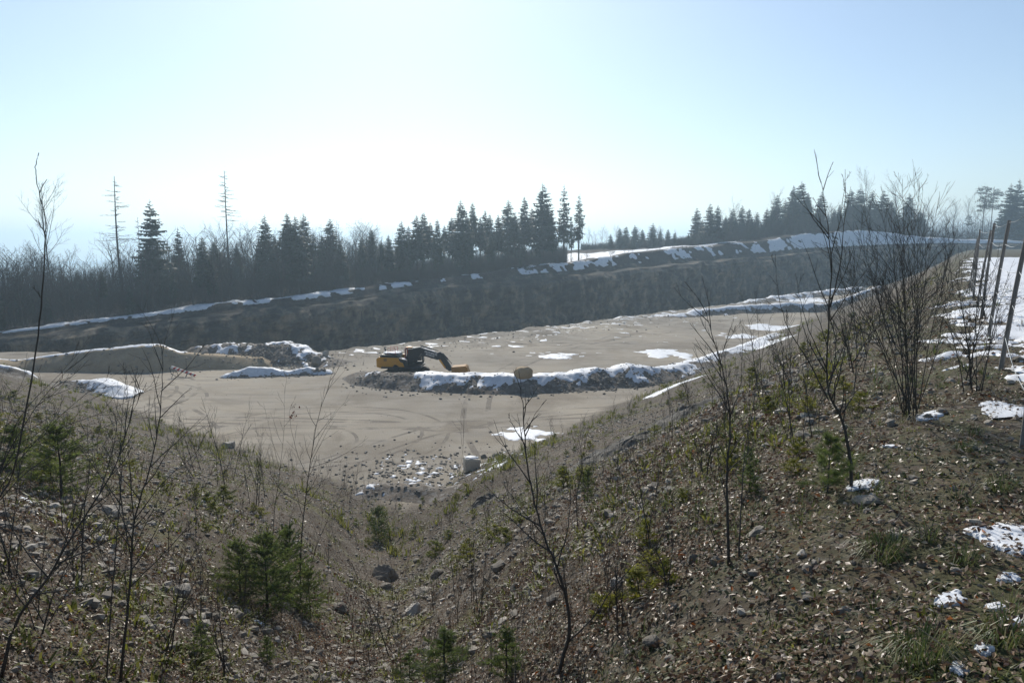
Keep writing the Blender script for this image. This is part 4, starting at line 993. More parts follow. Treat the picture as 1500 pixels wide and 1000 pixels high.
sapling('bare_sapling', 'single whip-like stem rising high into the sky at the photo edge', [[(-14, 820), (20, 690), (45, 560), (60, 450), (66, 360), (66, 320), (55, 270), (52, 245), (57, 224)]], .0058, 3, depth=2.9, lr=(.01, .03), drift=.02)
sapling('bare_sapling', 'forked sapling leaning in from the bottom corner with pale arching branches', [[(0, 992), (22, 915), (70, 845), (112, 775), (165, 690), (190, 615), (215, 560)],
        [(70, 845), (20, 780), (0, 700), (8, 640)], [(85, 825), (160, 790), (250, 745), (330, 690)], [(48, 870), (110, 860), (200, 830), (262, 818)], [(112, 775), (130, 700), (128, 620)]], .0155, 16)
sapling('bare_sapling', 'slim dark sapling with a tall upright leader on the left slope', [[(176, 998), (186, 900), (193, 820), (197, 760), (218, 690), (234, 610), (238, 540), (236, 498)], [(193, 820), (178, 740), (176, 660), (180, 590), (186, 548)],
        [(197, 760), (240, 705), (285, 665), (298, 640)], [(190, 860), (250, 800), (300, 745), (350, 715)], [(178, 740), (120, 660), (70, 600)], [(193, 790), (150, 700), (120, 650)]], .0145, 16)
sapling('bare_sapling', 'second upright sapling close behind the slim dark one', [[(155, 1000), (162, 900), (170, 800), (178, 700), (182, 640), (190, 580)], [(165, 850), (130, 770), (100, 720)], [(170, 800), (200, 730), (212, 660)]], .008, 8)
sapling('bare_shrub', 'spreading leafless shrub arching over the slope at the photo edge', [[(-40, 800), (0, 690), (50, 600), (110, 530)], [(-20, 745), (40, 660), (110, 590), (180, 540)], [(-35, 780), (30, 700), (120, 640), (220, 600)], [(-20, 745), (10, 620), (40, 540)],
        [(-30, 770), (60, 720), (150, 690)], [(0, 690), (30, 610), (90, 545), (130, 500)], [(-10, 700), (60, 640), (160, 600), (240, 560)]], .011, 12)
sapling('bare_sapling', 'many-branched sapling rising behind the bushy young spruce', [[(440, 882), (441, 800), (449, 720), (456, 670), (466, 612), (478, 575), (490, 535)], [(452, 700), (434, 660), (424, 610), (428, 590)], [(454, 685), (490, 672), (520, 655), (540, 640)],
        [(446, 740), (410, 715), (385, 665), (372, 610)], [(456, 670), (470, 640), (495, 600), (512, 585)], [(449, 720), (480, 700), (515, 690)]], .016, 16)
sapling('bare_sapling', 'straight slender sapling left of the many-branched one', [[(398, 815), (402, 750), (410, 690), (416, 630), (417, 568)], [(402, 750), (380, 700), (368, 640)], [(405, 730), (430, 690), (446, 655)], [(410, 690), (398, 640), (386, 590)]], .0105, 10)
sapling('bare_sapling', 'thin slanting sapling on the right of the bushy young spruce', [[(446, 893), (458, 820), (478, 765), (500, 720), (518, 690)], [(458, 820), (472, 760), (475, 700)], [(478, 765), (505, 750), (530, 735)]], .008, 8)
sapling('bare_sapling', 'thin sapling stem standing alone over the gully', [[(556, 845), (552, 780), (556, 720), (558, 690)], [(554, 800), (566, 750)]], .006, 5)
sapling('bare_sapling', 'crooked grey sapling in the centre front, forking near its base', [[(815, 992), (832, 935), (831, 885), (816, 832), (795, 780), (778, 712), (769, 640), (765, 590), (760, 543)], [(833, 940), (868, 905), (898, 862), (940, 815), (980, 775)],
        [(816, 832), (832, 770), (835, 712), (833, 690)], [(769, 640), (780, 612), (797, 588)], [(798, 785), (760, 740), (735, 705)], [(812, 820), (828, 795), (842, 770)], [(771, 655), (750, 620), (745, 610)]], .0175, 12)
sapling('bare_sapling', 'hair-thin whip in front of the tan floor, left of the stone block', [[(668, 890), (660, 800), (668, 720), (678, 660), (680, 600)], [(664, 780), (650, 720)]], .0055, 4)
sapling('bare_sapling', 'twin-stemmed sapling standing right of centre on the scree', [[(1068, 828), (1066, 740), (1065, 690), (1070, 610), (1058, 540), (1040, 480), (1034, 450)], [(1082, 826), (1086, 740), (1090, 670), (1104, 590), (1112, 520)], [(1066, 740), (1052, 680), (1050, 600)],
        [(1058, 810), (1034, 765), (1008, 742), (995, 722)], [(1070, 610), (1085, 560), (1088, 480)], [(1086, 740), (1110, 690), (1122, 640)]], .0125, 11)
sapling('bare_sapling', 'thin sapling cluster with slanting stems left of the twin stems', [[(958, 822), (945, 760), (935, 700), (925, 650)], [(950, 780), (965, 700), (975, 640)], [(958, 810), (985, 740), (980, 660)], [(940, 745), (910, 690), (900, 660)]], .0085, 8)
sapling('bare_sapling', 'low sapling with thin fanned twigs below the sapling cluster', [[(978, 862), (968, 820), (950, 790)], [(978, 862), (985, 800), (978, 745)], [(975, 850), (955, 830), (930, 800), (905, 770)]], .008, 8)
sapling('bare_sapling', 'leaning sapling with a bent trunk over the feathery pine seedling', [[(1247, 716), (1245, 668), (1232, 612), (1216, 580), (1211, 540), (1216, 450), (1217, 380), (1208, 300), (1199, 252)], [(1213, 585), (1190, 540), (1155, 480), (1140, 430), (1136, 372)],
        [(1234, 605), (1252, 570), (1254, 500), (1248, 430), (1262, 360)], [(1250, 530), (1275, 490), (1300, 465), (1330, 400)], [(1246, 668), (1215, 645), (1190, 620)], [(1246, 660), (1268, 630), (1276, 600)], [(1216, 450), (1232, 380), (1238, 300), (1238, 248)], [(1211, 540), (1180, 470), (1165, 400)], [(1216, 470), (1250, 420), (1290, 370)]], .0155, 18, drift=.06)
random.seed(33)
def fan(base, ends, kink=.25):
    st = []
    for i, (ex, ey) in enumerate(ends):
        bx, by = base; bx += rnd(-14, 14) if i else 0; by -= (0 if i == 0 else rnd(0, 25))
        mx = bx + (ex - bx) * rnd(.25, .42); my = by + (ey - by) * .38; nx_ = bx + (ex - bx) * rnd(.6, .72); ny_ = by + (ey - by) * .7
        st.append([(bx, by), (mx, my), (nx_, ny_), (ex, ey)])
    return st
sapling('bare_shrub', 'biggest leafless shrub, its many stems fanning up from the terrace edge', fan((1333, 612), [(1318, 330), (1345, 262), (1290, 300), (1375, 290), (1402, 335), (1255, 330), (1230, 372), (1330, 380), (1360, 350), (1275, 400), (1390, 400), (1305, 310), (1340, 300), (1240, 420), (1350, 420), (1215, 345), (1322, 262), (1415, 372), (1265, 300), (1300, 420)]), .0095, 26, drift=.12)
sapling('bare_shrub', 'dark forked shrub in front of the fence snow', fan((1424, 575), [(1400, 395), (1440, 385), (1478, 400), (1375, 420), (1492, 440), (1420, 405), (1460, 380), (1385, 455), (1468, 445), (1430, 440), (1365, 480)]), .0125, 24, drift=.12)
sapling('bare_shrub', 'dense thorny shrub far along the terrace edge', fan((1396, 425), [(1380, 340), (1400, 330), (1420, 345), (1365, 350), (1388, 320), (1410, 352)]), .02, 16)
sapling('bare_sapling', 'bushy cluster of thin stems in front of the leaning sapling', fan((1165, 655), [(1130, 500), (1150, 480), (1185, 520), (1105, 545), (1170, 540), (1195, 560)]), .008, 10)
sapling('bare_sapling', 'thin stems growing left of the leaning sapling base', fan((1190, 640), [(1172, 520), (1205, 530), (1220, 540), (1160, 560)]), .007, 9)
sapling('bare_sapling', 'dark twiggy sapling against the far snow patches', fan((1115, 600), [(1090, 440), (1105, 420), (1130, 460), (1075, 480), (1142, 500)]), .009, 9)
sapling('bare_shrub', 'fine twiggy shrub on the crest right of the plateau snow', fan((1270, 520), [(1230, 400), (1255, 390), (1285, 400), (1300, 430), (1215, 440)]), .010, 13)
sapling('bare_shrub', 'twiggy shrub beside the fence posts', fan((1445, 470), [(1425, 380), (1445, 365), (1465, 385), (1412, 400)]), .012, 13)
for j, (bx, by, hh, lab) in enumerate(((1288, 478, 105, 'brushy shrub on the crest below the hazy wood, nearest the plateau'), (1338, 452, 105, 'brushy shrub on the crest, midway to the thorny one'), (1368, 432, 85, 'brushy shrub on the crest just before the thorny one'), (1312, 505, 120, 'brushy shrub just behind the biggest shrub'),
        (1252, 548, 110, 'low brushy shrub left of the biggest shrub'), (1226, 500, 85, 'twiggy shrub at the crest against the low far bank'), (1150, 572, 90, 'small brushy shrub above the rock outcrops'), (1035, 700, 90, 'twig clump between the outcrops and the twin stems'), (330, 715, 120, 'reddish twig clump at the foot of the left bank'), (285, 700, 95, 'smaller reddish twig clump left on the bank foot'), (375, 745, 110, 'twig clump right above the bushy spruce'),
        (60, 930, 230, 'pale twiggy shrub low in the left corner'), (250, 960, 200, 'loose twiggy shrub between the slim sapling and the spruce'), (118, 860, 180, 'twiggy shrub behind the forked corner sapling'), (20, 850, 210, 'twiggy shrub rising at the left edge'), (330, 1000, 170, 'leafless whips at the bottom left of the spruce'), (570, 960, 130, 'thin whips in the leafy gully'), (905, 930, 130, 'thin whips right of the crooked centre sapling'), (700, 905, 110, 'thin twig clump above the front seedlings'))):
    random.seed(300 + j)
    sapling('bare_shrub', lab, fan((bx, by), [(bx + rnd(-.5, .5) * hh * .9, by - hh * rnd(.6, 1.1)) for _ in range(5)]), .0062 + .00055 * hit(bx, by)[1], 14)
random.seed(401)
# slender dry stalks and shoots dotted over both banks, copied from a few grown shapes
STALK = []
for k in range(6):
    random.seed(80 + k); tr_, tw_ = MB(), MB()
    P = catmull(np.array([(0, 0, -.05), (rnd(-.05, .05), rnd(-.05, .05), .45), (rnd(-.12, .12), rnd(-.12, .12), .95), (rnd(-.18, .18), rnd(-.18, .18), 1.45)]), 4)
    tr_.tube(P, np.linspace(.0075, .002, len(P)), 5); twiggy(tw_, P, .007, 9 + 3 * k, (.15, .4), (.12, .95), spread=(.3, .7), up=.5, rmin=.0022)
    a, b_ = tr_.mesh('trunk'), tw_.mesh('twigs'); a.materials.append(M['bark']); b_.materials.append(M['bark']); STALK.append((a, b_))
def stalk(x, y, h, label, group, name='bare_shoot'):
    o = empty(name, (x, y, HA(x, y)), rnd(0, 6.28), label=label, cat='sapling', group=group); s = h / 1.45; o.scale = (s, s, s)
    for nm, me in zip(('trunk', 'twigs'), random.choice(STALK)): link(nm, me, None, o)
random.seed(90)
x, y, r = near_pts(700, 4.5, 60, 91, 1.0, 38, cond=lambda x, y, r: (r.random(len(x)) < .25 + .75 * vn(x / 4, y / 4, 230)) & (sR(x, y) < 22.5))
cnt = 0
for i in range(len(x)):
    if cnt >= 210: break
    d = math.hypot(x[i], y[i]); rb = sR(x[i], y[i]) > sL(x[i], y[i])
    if d < 8 and random.random() < .6: continue
    cnt += 1
    stalk(x[i], y[i], rnd(.5, 1.5) if d > 9 else rnd(.35, .9), 'thin leafless shoot on the bank below the fence' if rb else 'thin leafless shoot on the bank at the left', 'leafless shoots on the right bank' if rb else 'leafless shoots on the left bank')
# reddish brush along the foot of the left bank
for i in range(46):
    u = random.random(); px = 250 + 330 * u + rnd(-20, 20); py = 610 + 110 * u + rnd(0, 55)
    p = hit(px, py); stalk(p[0], p[1], rnd(.7, 1.5), 'reddish twiggy shoot in the brush at the foot of the left bank', 'brush at the slope foot')
for i in range(34):
    u = random.random(); px = 800 + 330 * u; py = 650 - 150 * u + rnd(0, 40)
    p = hit(px, py); stalk(p[0], p[1], rnd(.7, 1.6), 'twiggy shoot on the lower edge of the right bank', 'brush on the lower right bank')

# ------------------------------------------------------------------ young conifers
def young_spruce(h, rad, seed, nwh, nb, needles, nl, nw, droop=.1, irr=(.55, 1.25), bush=.75):
    random.seed(seed); r = np.random.default_rng(seed); t = MB(); V = []
    t.tube([(0, 0, -.05), (rnd(-.02, .02) * h, 0, h * .5), (0, rnd(-.02, .02) * h, h)], [.016 * h + .003, .010 * h + .002, .003], 5)
    def shoot(p, d, L, n):
        q = p + d * L; t.tube([p, q], [.0022 * h + .0012, .001], 3, cap=False)
        s = r.uniform(.05, 1.05, n); b = p + (q - p) * s[:, None]
        a = r.normal(0, 1, (n, 3)); a -= d * (a @ d)[:, None]; a /= np.linalg.norm(a, axis=1)[:, None] + 1e-9
        nd = d * .65 + a; nd /= np.linalg.norm(nd, axis=1)[:, None]
        sd = np.cross(nd, d); sd /= np.linalg.norm(sd, axis=1)[:, None] + 1e-9
        V.append(np.stack([b - sd * nw, b + sd * nw, b + nd * nl * r.uniform(.7, 1.2, n)[:, None]], 1))
    for i in range(nwh):
        f = (i + .4) / nwh; z = h * (.06 + .9 * f); env = rad * (1 - f) ** bush * (.75 + .25 * min(1, f * 4)) + .05 * h * .3
        for k in range(nb):
            if random.random() < .24: continue
            a = k * 6.283 / nb + rnd(-.5, .5) + i; z = h * (.04 + .92 * min(1, max(0, f + rnd(-.5, .5) / nwh))); L = env * rnd(*irr); el = .15 + .7 * f - droop * (1 - f) + rnd(-.3, .3)
            d = np.array([math.cos(a) * math.cos(el), math.sin(a) * math.cos(el), math.sin(el)]); p = np.array([0, 0, z])
            shoot(p + d * L * .15, d, L * .85, needles)
            for j in range(3 + int(L / rad * 5)):
                s = rnd(.25, .95); an = a + random.choice((-1, 1)) * rnd(.5, .9); dd = np.array([math.cos(an) * .95, math.sin(an) * .95, math.sin(el) * .8]); dd /= np.linalg.norm(dd)
                shoot(p + d * L * s, dd, L * .38 * (1.2 - s * .6), max(4, needles // 2))
    shoot(np.array([0, 0, h * .85]), np.array([0, 0, 1.]), h * .22, needles)
    V = np.concatenate(V, 0); c = mesh_np('needles', V.reshape(-1, 3), tris=np.arange(len(V) * 3).reshape(-1, 3))
    return t.mesh('stem'), c
def conifer(name, ms, mat, x, y, s, label, group=None, wid=1.0, cat='young spruce'):
    o = empty(name, (x, y, HA(x, y)), rnd(0, 6.28), label=label, cat=cat, group=group); o.scale = (s * wid, s * wid, s)
    for nm, me, mt in zip(('stem', 'needles'), ms, ('bark', mat)): link(nm, me, M[mt], o)
    return o
YS = [young_spruce(1.0, .62, 1, 14, 11, 44, .036, .0034, .1, (.45, 1.2), .45), young_spruce(1.0, .55, 2, 13, 11, 44, .036, .0034, 0, (.45, 1.25), .5), young_spruce(1.0, .42, 3, 9, 7, 40, .05, .0042)]
for px, py, wpx, hpx, k, lab in ((392, 898, 150, 125, 0, 'bushy dark green young spruce in the left hollow'), (352, 880, 90, 95, 1, 'lower spruce grown into the left side of the bushy one'), (425, 872, 80, 110, 1, 'taller spruce grown into the back of the bushy one'), (90, 728, 130, 110, 1, 'broad spruce bush low on the left bank'), (296, 968, 60, 62, 2, 'small bright spruce seedling below the bushy spruce'), (392, 972, 46, 45, 2, 'tiny spruce seedling right below the bushy spruce'),
                                 (652, 1012, 120, 88, 2, 'front spruce seedling at the bottom edge, the wider of two'), (742, 1000, 90, 92, 2, 'front spruce seedling at the bottom edge, the taller of two'), (455, 905, 70, 80, 1, 'yellowish young spruce against the bushy one'), (555, 790, 46, 50, 0, 'grey-green young spruce in the gully'),
                                 (600, 1010, 60, 50, 2, 'half-cut spruce seedling at the very bottom'), (860, 735, 34, 50, 1, 'dark little spruce on the middle of the right bank'), (25, 690, 90, 70, 1, 'spruce bush cut by the left photo edge'), (1097, 720, 50, 44, 2, 'green seedling behind the twin-stemmed sapling')):
    p = hit(px, min(py, 998)); s = hpx * p[1] / FPX
    conifer('young_spruce', YS[k], 'yneedle', p[0], p[1], s, lab, 'larger young spruces of the slope', wpx / hpx / (1.24, 1.1, .84)[k])
PS = young_spruce(1.0, .8, 9, 5, 7, 90, .11, .0022, -.1)
p = hit(1212, 722); conifer('pine_seedling', PS, 'yneedle', p[0], p[1], 88 * p[1] / FPX, 'feathery pine seedling beside the leaning sapling', None, .9, 'young pine')
p = hit(1095, 700); conifer('pine_seedling', PS, 'yneedle', p[0], p[1], 46 * p[1] / FPX, 'small feathery pine seedling behind the twin stems', None, .7, 'young pine')
SEED = [young_spruce(1.0, .55, 20 + k, 5, 5, 11, .16, .014, -.35, (.3, 1.35)) for k in range(4)]
random.seed(44)
SEEDS = [(590, 800), (575, 815), (610, 790), (620, 830), (640, 815), (650, 790), (730, 830), (738, 800), (700, 755), (760, 770), (765, 740), (820, 720), (855, 700), (870, 660), (830, 665), (845, 662), (880, 625), (905, 610), (930, 600), (950, 590), (970, 580), (1000, 575), (1030, 560), (1050, 555), (1075, 540), (1110, 530),
         (560, 760), (590, 745), (545, 800), (520, 770), (610, 745), (640, 740), (670, 730), (300, 740), (320, 760), (285, 730), (310, 780), (340, 770), (180, 660), (150, 640), (210, 650), (200, 690), (255, 655), (100, 640), (60, 620), (30, 600), (190, 620), (330, 700), (130, 600), (1165, 690), (1180, 520), (1200, 500), (1185, 610), (1255, 600), (1240, 570), (1195, 572), (955, 835), (950, 800), (1000, 740), (985, 855), (880, 900), (940, 880), (1125, 605), (1070, 690), (1160, 670), (690, 800), (715, 790), (665, 840), (680, 820), (1100, 560), (1220, 480), (1245, 470)]
sx, sy, r = near_pts(230, 14, 62, 45, .9, 38, cond=lambda x, y, r: (r.random(len(x)) < sstep(.35, .7, vn(x / 5, y / 5, 231))) & (sR(x, y) < 20))
spots = [tuple(hit(a + rnd(-6, 6), b + rnd(-4, 4))[:2]) for a, b in SEEDS] + list(zip(sx, sy))[:110]
for i, (x0, y0) in enumerate(spots):
    rb = sR(x0, y0) > sL(x0, y0); d = math.hypot(x0, y0)
    h = rnd(.18, .42) * (1.6 if random.random() < .2 else 1) if d > 14 else rnd(.12, .26)
    conifer('spruce_seedling', SEED[i % 4], 'seed', x0, y0, h, 'yellow-green spruce seedling on the bank below the fence' if rb else 'yellow-green spruce seedling on the left bank', 'spruce seedlings on the right bank' if rb else 'spruce seedlings on the left bank', rnd(1.0, 2.0)).rotation_euler = (rnd(-.3, .3), rnd(-.3, .3), rnd(0, 6.28))
# young beech that has kept its russet leaves, and curled leaves left on the branched sapling
def leaf_bunch(name, parent, pts, size, mat):
    r = np.random.default_rng(3); V = []
    for p in pts:
        a = r.normal(0, 1, 3); a /= np.linalg.norm(a); b = np.cross(a, r.normal(0, 1, 3)); b /= np.linalg.norm(b); L = size * r.uniform(.7, 1.2)
        V += [p, p + a * L * .5 + b * L * .32, p + a * L, p + a * L * .5 - b * L * .32]
    i = np.arange(len(pts))[:, None] * 4
    return link(name, mesh_np(name, np.array(V), quads=i + np.array([[0, 1, 2, 3]]), attrs={'rnd': np.repeat(r.random(len(pts)), 4)}), M[mat], parent)
random.seed(61)
be = sapling('young_beech', 'young beech still holding dark russet leaves at the bottom left of centre', [[(490, 992), (497, 930), (508, 880), (520, 845)], [(497, 930), (470, 890), (460, 870)], [(500, 920), (535, 890), (550, 875)], [(494, 960), (465, 940), (440, 925)], [(495, 950), (530, 935), (548, 920)]], .007, 8)
rr_ = np.random.default_rng(8); dep = be.location.y
lp = [at(rr_.normal(500, 26), rr_.normal(925, 36), dep + rr_.normal(0, .15)) - np.array(be.location) for _ in range(190)]
leaf_bunch('leaves', be, [p for p in lp if p[2] > .03], .05, 'red')
ch_ = [o for o in bpy.data.objects if o.get('label') == 'many-branched sapling rising behind the bushy young spruce'][0]
lp = [at(rr_.normal(431, 3.5), rr_.uniform(588, 630), ch_.location.y + rr_.normal(0, .06)) - np.array(ch_.location) for _ in range(16)]
leaf_bunch('withered_leaves', ch_, lp, .06, 'red')
# the larger single grass tufts
def tuft(px, py, wpx, n, label, mat='green', ln=.15):
    p = hit(px, py); w_ = wpx * .5 * p[1] / FPX; r = np.random.default_rng(int(px)); V = []
    for _ in range(n):
        a = r.uniform(0, 6.28); q = w_ * .8 * r.random() ** .6; L = ln * r.uniform(.4, 1.2); b0 = np.array([math.cos(a) * q, math.sin(a) * q, 0]); b0[2] = HA(p[0] + b0[0], p[1] + b0[1]) - p[2]
        o = np.array([math.cos(a), math.sin(a), 0]); s = np.array([-o[1], o[0], 0]) * .0022; k = r.uniform(.3, 1.25); a += r.normal(0, .6); o = np.array([math.cos(a), math.sin(a), 0])
        m1 = b0 + o * L * .35 * k + np.array([0, 0, L * .55]); e = b0 + o * L * .95 * k + np.array([0, 0, L * (.62 - .45 * k)])
        V += [b0 - s, b0 + s, m1 + s, m1 - s, e]
    i = np.arange(n)[:, None] * 5
    o = link('grass_tuft', mesh_np('grass_tuft', np.array(V), tris=i + np.array([[3, 2, 4]]), quads=i + np.array([[0, 1, 2, 3]]), attrs={'rnd': np.repeat(r.random(n), 5)}), M[mat], label=label, cat='grass tuft', group='grass tufts of the terrace')
    o.location = p
for a in ((1292, 812, 90, 260, 'largest pale drooping grass tuft on the leafy ground'), (1345, 960, 120, 220, 'tall green grass tuft at the bottom edge', 'green', .19), (1425, 638, 40, 60, 'green grass tuft high on the slope near the fence'), (1412, 660, 30, 50, 'lower of two grass tufts near the fence'),
          (1360, 790, 46, 60, 'small green tuft right of the drooping tuft'), (1412, 825, 60, 80, 'loose green tuft beside the large snow patch'), (1470, 940, 80, 120, 'bright green tuft in the bottom corner'), (1465, 715, 50, 70, 'dark green tuft by the photo edge'), (1135, 925, 18, 14, 'few fresh green blades standing alone in the leaves')): tuft(*a)

LANDMARKS = [(n, hit(a, b)) for n, a, b in (('the pale stone block', 690, 680), ('the rock outcrops', 950, 635), ('the twin-stemmed sapling', 1075, 820), ('the leaning sapling', 1247, 716), ('the bushy young spruce', 392, 890), ('the broad left spruce bush', 90, 728),
    ('the crooked centre sapling', 818, 985), ('the pointed gully rock', 706, 738), ('the biggest bare shrub', 1333, 612), ('the small gravel heap', 150, 585), ('the slim left sapling', 176, 990), ('the reddish twig clump', 330, 715), ('the snowy bank end', 1080, 530))]
for nm, phrase in (('spruce_seedling', 'yellow-green spruce seedling'), ('bare_shoot', 'thin leafless shoot'), ('stone', 'loose grey stone')):
    near = {}
    for o in [o for o in COL.objects if o.name.split('.')[0] == nm and o.get('group')]:
        d, n = min((math.hypot(o.location.x - q[0], o.location.y - q[1]), n) for n, q in LANDMARKS); near.setdefault(n, []).append((d, o))
    for n, it in near.items():
        for k, (d, o) in enumerate(sorted(it, key=lambda t: t[0])):
            o['label'] = phrase + (', closest to ' if k == 0 else ', %s closest to ' % ORD[k] if k < 16 else ' farther out in the ring around ') + n
            o['group'] = phrase + 's around ' + n

# ------------------------------------------------------------------ fence on the terrace
M['post'] = m_bark('weathered_post', (.12, .11, .098), (.26, .24, .215), 9)
M['wire'] = simple('fence_wire', (.30, .31, .31), .45, .7, .2, 20)
def build_fence():
    r = np.random.default_rng(4); d0 = 9.3
    posts = []
    for k in range(-1, 7):
        y = 9.3 + 3.45 * k; x = .69 + .614 * y
        posts.append((x, y))
    root = empty('wire_fence', (posts[1][0], posts[1][1], HA(*posts[1])), label='wooden post and wire fence leading away along the snowy terrace', cat='fence')
    o = np.array(root.location); tops = []
    for i, (x, y) in enumerate(posts):
        z = HA(x, y); h = 2.12 + r.normal(0, .04); lx = .16 + r.normal(0, .05); ly = r.normal(0, .04)
        if i == 1: lx = .26
        b = MB(); P = np.array([(x, y, z - .3), (x + lx * .5, y + ly * .5, z + h * .5), (x + lx, y + ly, z + h)]) - o
        b.tube(catmull(P, 4), np.linspace(.031, .027, 9), 8); b.obj('post', M['post'], root, smooth=False)
        tops.append((np.array([x, y, z]), np.array([lx, ly, h])))
    for f in (.98, .8, .6, .4, .2):
        b = MB()
        for (a, la), (c, lc) in zip(tops[:-1], tops[1:]):
            p, q = a + la * f - o, c + lc * f - o
            mid = (p + q) / 2 - np.array([0, 0, .03 + .05 * r.random()])
            b.tube(catmull([p, mid, q], 4), .0035, 4, cap=False)
        b.obj('wire', M['wire'], root)
    return root
build_fence()

# ------------------------------------------------------------------ excavator
M['yellow'] = simple('machine_yellow', (.60, .28, .018), .45, 0, .18, 2)
M['dirtyyellow'] = simple('muddy_yellow', (.30, .155, .035), .7, 0, .45, 4)
M['black'] = simple('machine_black', (.022, .024, .027), .5, 0, .3, 3)
M['steel'] = simple('worn_steel', (.16, .15, .14), .45, .6, .3, 6)
M['rubber'] = simple('track_steel', (.05, .043, .036), .75, .2, .4, 8)
M['glass'] = simple('cab_glass', (.02, .028, .03), .08, 0, .1, 2, .6)
M['redpaint'] = simple('red_paint', (.45, .03, .025), .5, 0, .15, 5)
M['white'] = simple('white_paint', (.78, .78, .76), .5, 0, .08, 5)
def build_excavator():
    ex, ey = -11.0, 73.4
    root = empty('excavator', (ex, ey, H0(ex, ey) + .0), R(-3), label='yellow and black tracked excavator parked behind the snowy earth bank', cat='excavator'); root.scale = (.97, .97, .97)
    for s in (-1, 1):
        b = MB(); y0, y1 = (s * 1.3 - .3, s * 1.3 + .3)
        loop = [(-1.75, .04), (1.75, .04), (2.15, .2), (2.3, .48), (2.15, .78), (1.8, .93), (-1.8, .93), (-2.15, .78), (-2.3, .48), (-2.15, .2)]
        b.prism(loop, y0 + .06, y1 - .06)
        per = np.array(loop + [loop[0]]); sg = np.concatenate([[0], np.cumsum(np.hypot(*np.diff(per, axis=0).T))])
        for d in np.arange(0, sg[-1], .2):
            i = min(len(loop) - 1, np.searchsorted(sg, d, 'right') - 1); t = (d - sg[i]) / (sg[i + 1] - sg[i]); p = per[i] + (per[i + 1] - per[i]) * t; a = per[i + 1] - per[i]; an = math.atan2(a[1], a[0])
            b.box((p[0], (y0 + y1) / 2, p[1]), (.17, .6, .07), [(math.cos(an), 0, -math.sin(an)), (0, 1, 0), (math.sin(an), 0, math.cos(an))])
        tr = b.obj('track', M['rubber'], root)
        for x in (-1.85, 1.85):
            w_ = MB(); an = np.linspace(0, 2 * math.pi, 17)[:-1]; w_.prism([(x + .36 * math.cos(k), .48 + .36 * math.sin(k)) for k in an], y0 + .02, y1 - .02); w_.obj('wheel', M['steel'], tr)
    b = MB(); b.prism([(-1.2, .35), (1.2, .35), (.9, .95), (-.9, .95)], -1.0, 1.0); an = np.linspace(0, 2 * math.pi, 25)[:-1]
    for k in range(1): b.tube([(0, 0, .9), (0, 0, 1.16)], .72, 20)
    b.obj('undercarriage', M['black'], root)
    b = MB(); b.prism([(-2.35, 1.14), (1.75, 1.14), (1.85, 1.2), (1.85, 1.33), (-2.35, 1.33)], -1.42, 1.42); b.obj('deck', M['black'], root)
    # house side panels in yellow, with the dark step notch
    for s in (-1, 1):
        y0, y1 = sorted((s * 1.44, s * 1.05))
        b = MB(); b.prism([(-2.32, 1.34), (-1.15, 1.34), (-1.0, 1.55), (-.62, 1.55), (-.45, 1.34), (.1, 1.34), (-.05, 1.75), (-.32, 1.84), (-.6, 2.26), (-2.32, 2.32)] if s < 0 else [(-2.32, 1.34), (-.35, 1.34), (-.35, 2.3), (-2.32, 2.32)], y0, y1)
        sp_ = b.obj('side_panel', M['yellow'], root)
        g = MB(); y2 = s * 1.45
        for i in range(5): g.box((-1.9 + i * .0, y2, 1.95 + i * .06), (.32, .02, .03))
        g.obj('vent', M['black'], sp_)
    b = MB(); b.prism([(-2.85, 1.30), (-2.4, 1.16), (-2.34, 1.16), (-2.34, 2.34), (-2.6, 2.34), (-2.86, 2.15)], -1.36, 1.36); b.obj('counterweight', M['yellow'], root)
    b = MB(); b.prism([(-2.9, 1.36), (-2.86, 1.36), (-2.86, 2.02), (-2.9, 2.02)], -1.1, 1.1); b.obj('rear_grille', M['black'], root)
    b = MB(); b.prism([(-2.55, 2.33), (-.55, 2.28), (-.7, 2.55), (-2.4, 2.58)], -1.2, 1.25); b.box((-1.5, -.2, 2.62), (1.2, 1.2, .1)); hood = b.obj('engine_hood', M['black'], root)
    b = MB(); b.tube([(-2.25, .3, 2.5), (-2.25, .3, 2.95), (-2.4, .3, 3.02)], .085, 10); b.obj('exhaust_pipe', M['black'], root)
    b = MB(); b.prism([(-.5, 1.34), (.35, 1.34), (.35, 2.0), (-.45, 2.25)], -1.35, -.5); b.obj('tool_box', M['black'], root)
    # snow on the hood
    V, F = ico(3); rs = np.random.default_rng(5)
    for cx, cy, rx, ry in ((-1.4, -.3, .95, .75), (-.15, -.95, .35, .3)):
        W = V.copy(); W[:, 2] = np.maximum(W[:, 2], -.2); W = W * np.array([rx, ry, .12]) * (1 + .25 * fbm(V[:, 0] * 3, V[:, 1] * 3, 3, 6))[:, None] + np.array([cx, cy, 2.69 if cx < -1 else 2.06])
        link('snow_cap', mesh_np('snow_cap', W, tris=F, smooth=True), M['snow'], root)
    # cab on the far side
    cabp = [(-.1, 1.34), (1.62, 1.34), (1.72, 1.7), (1.5, 2.95), (1.3, 3.05), (0, 3.05), (-.12, 2.9)]
    b = MB()
    for y0, y1 in ((.42, .48), (1.34, 1.40)):
        for (p, q) in zip(cabp, cabp[1:] + cabp[:1]):
            p = np.array([p[0], (y0 + y1) / 2, p[1]]); q = np.array([q[0], (y0 + y1) / 2, q[1]]); b.tube([p, q], .055, 5)
    b.box((.65, .91, 3.06), (1.45, 1.0, .07)); b.box((.75, .91, 1.5), (1.75, .98, .32)); b.box((.55, .45, 1.9), (.07, .06, 1.1)); b.box((.6, .91, 1.95), (.5, .5, .7))
    cab_ = b.obj('cab', M['black'], root)
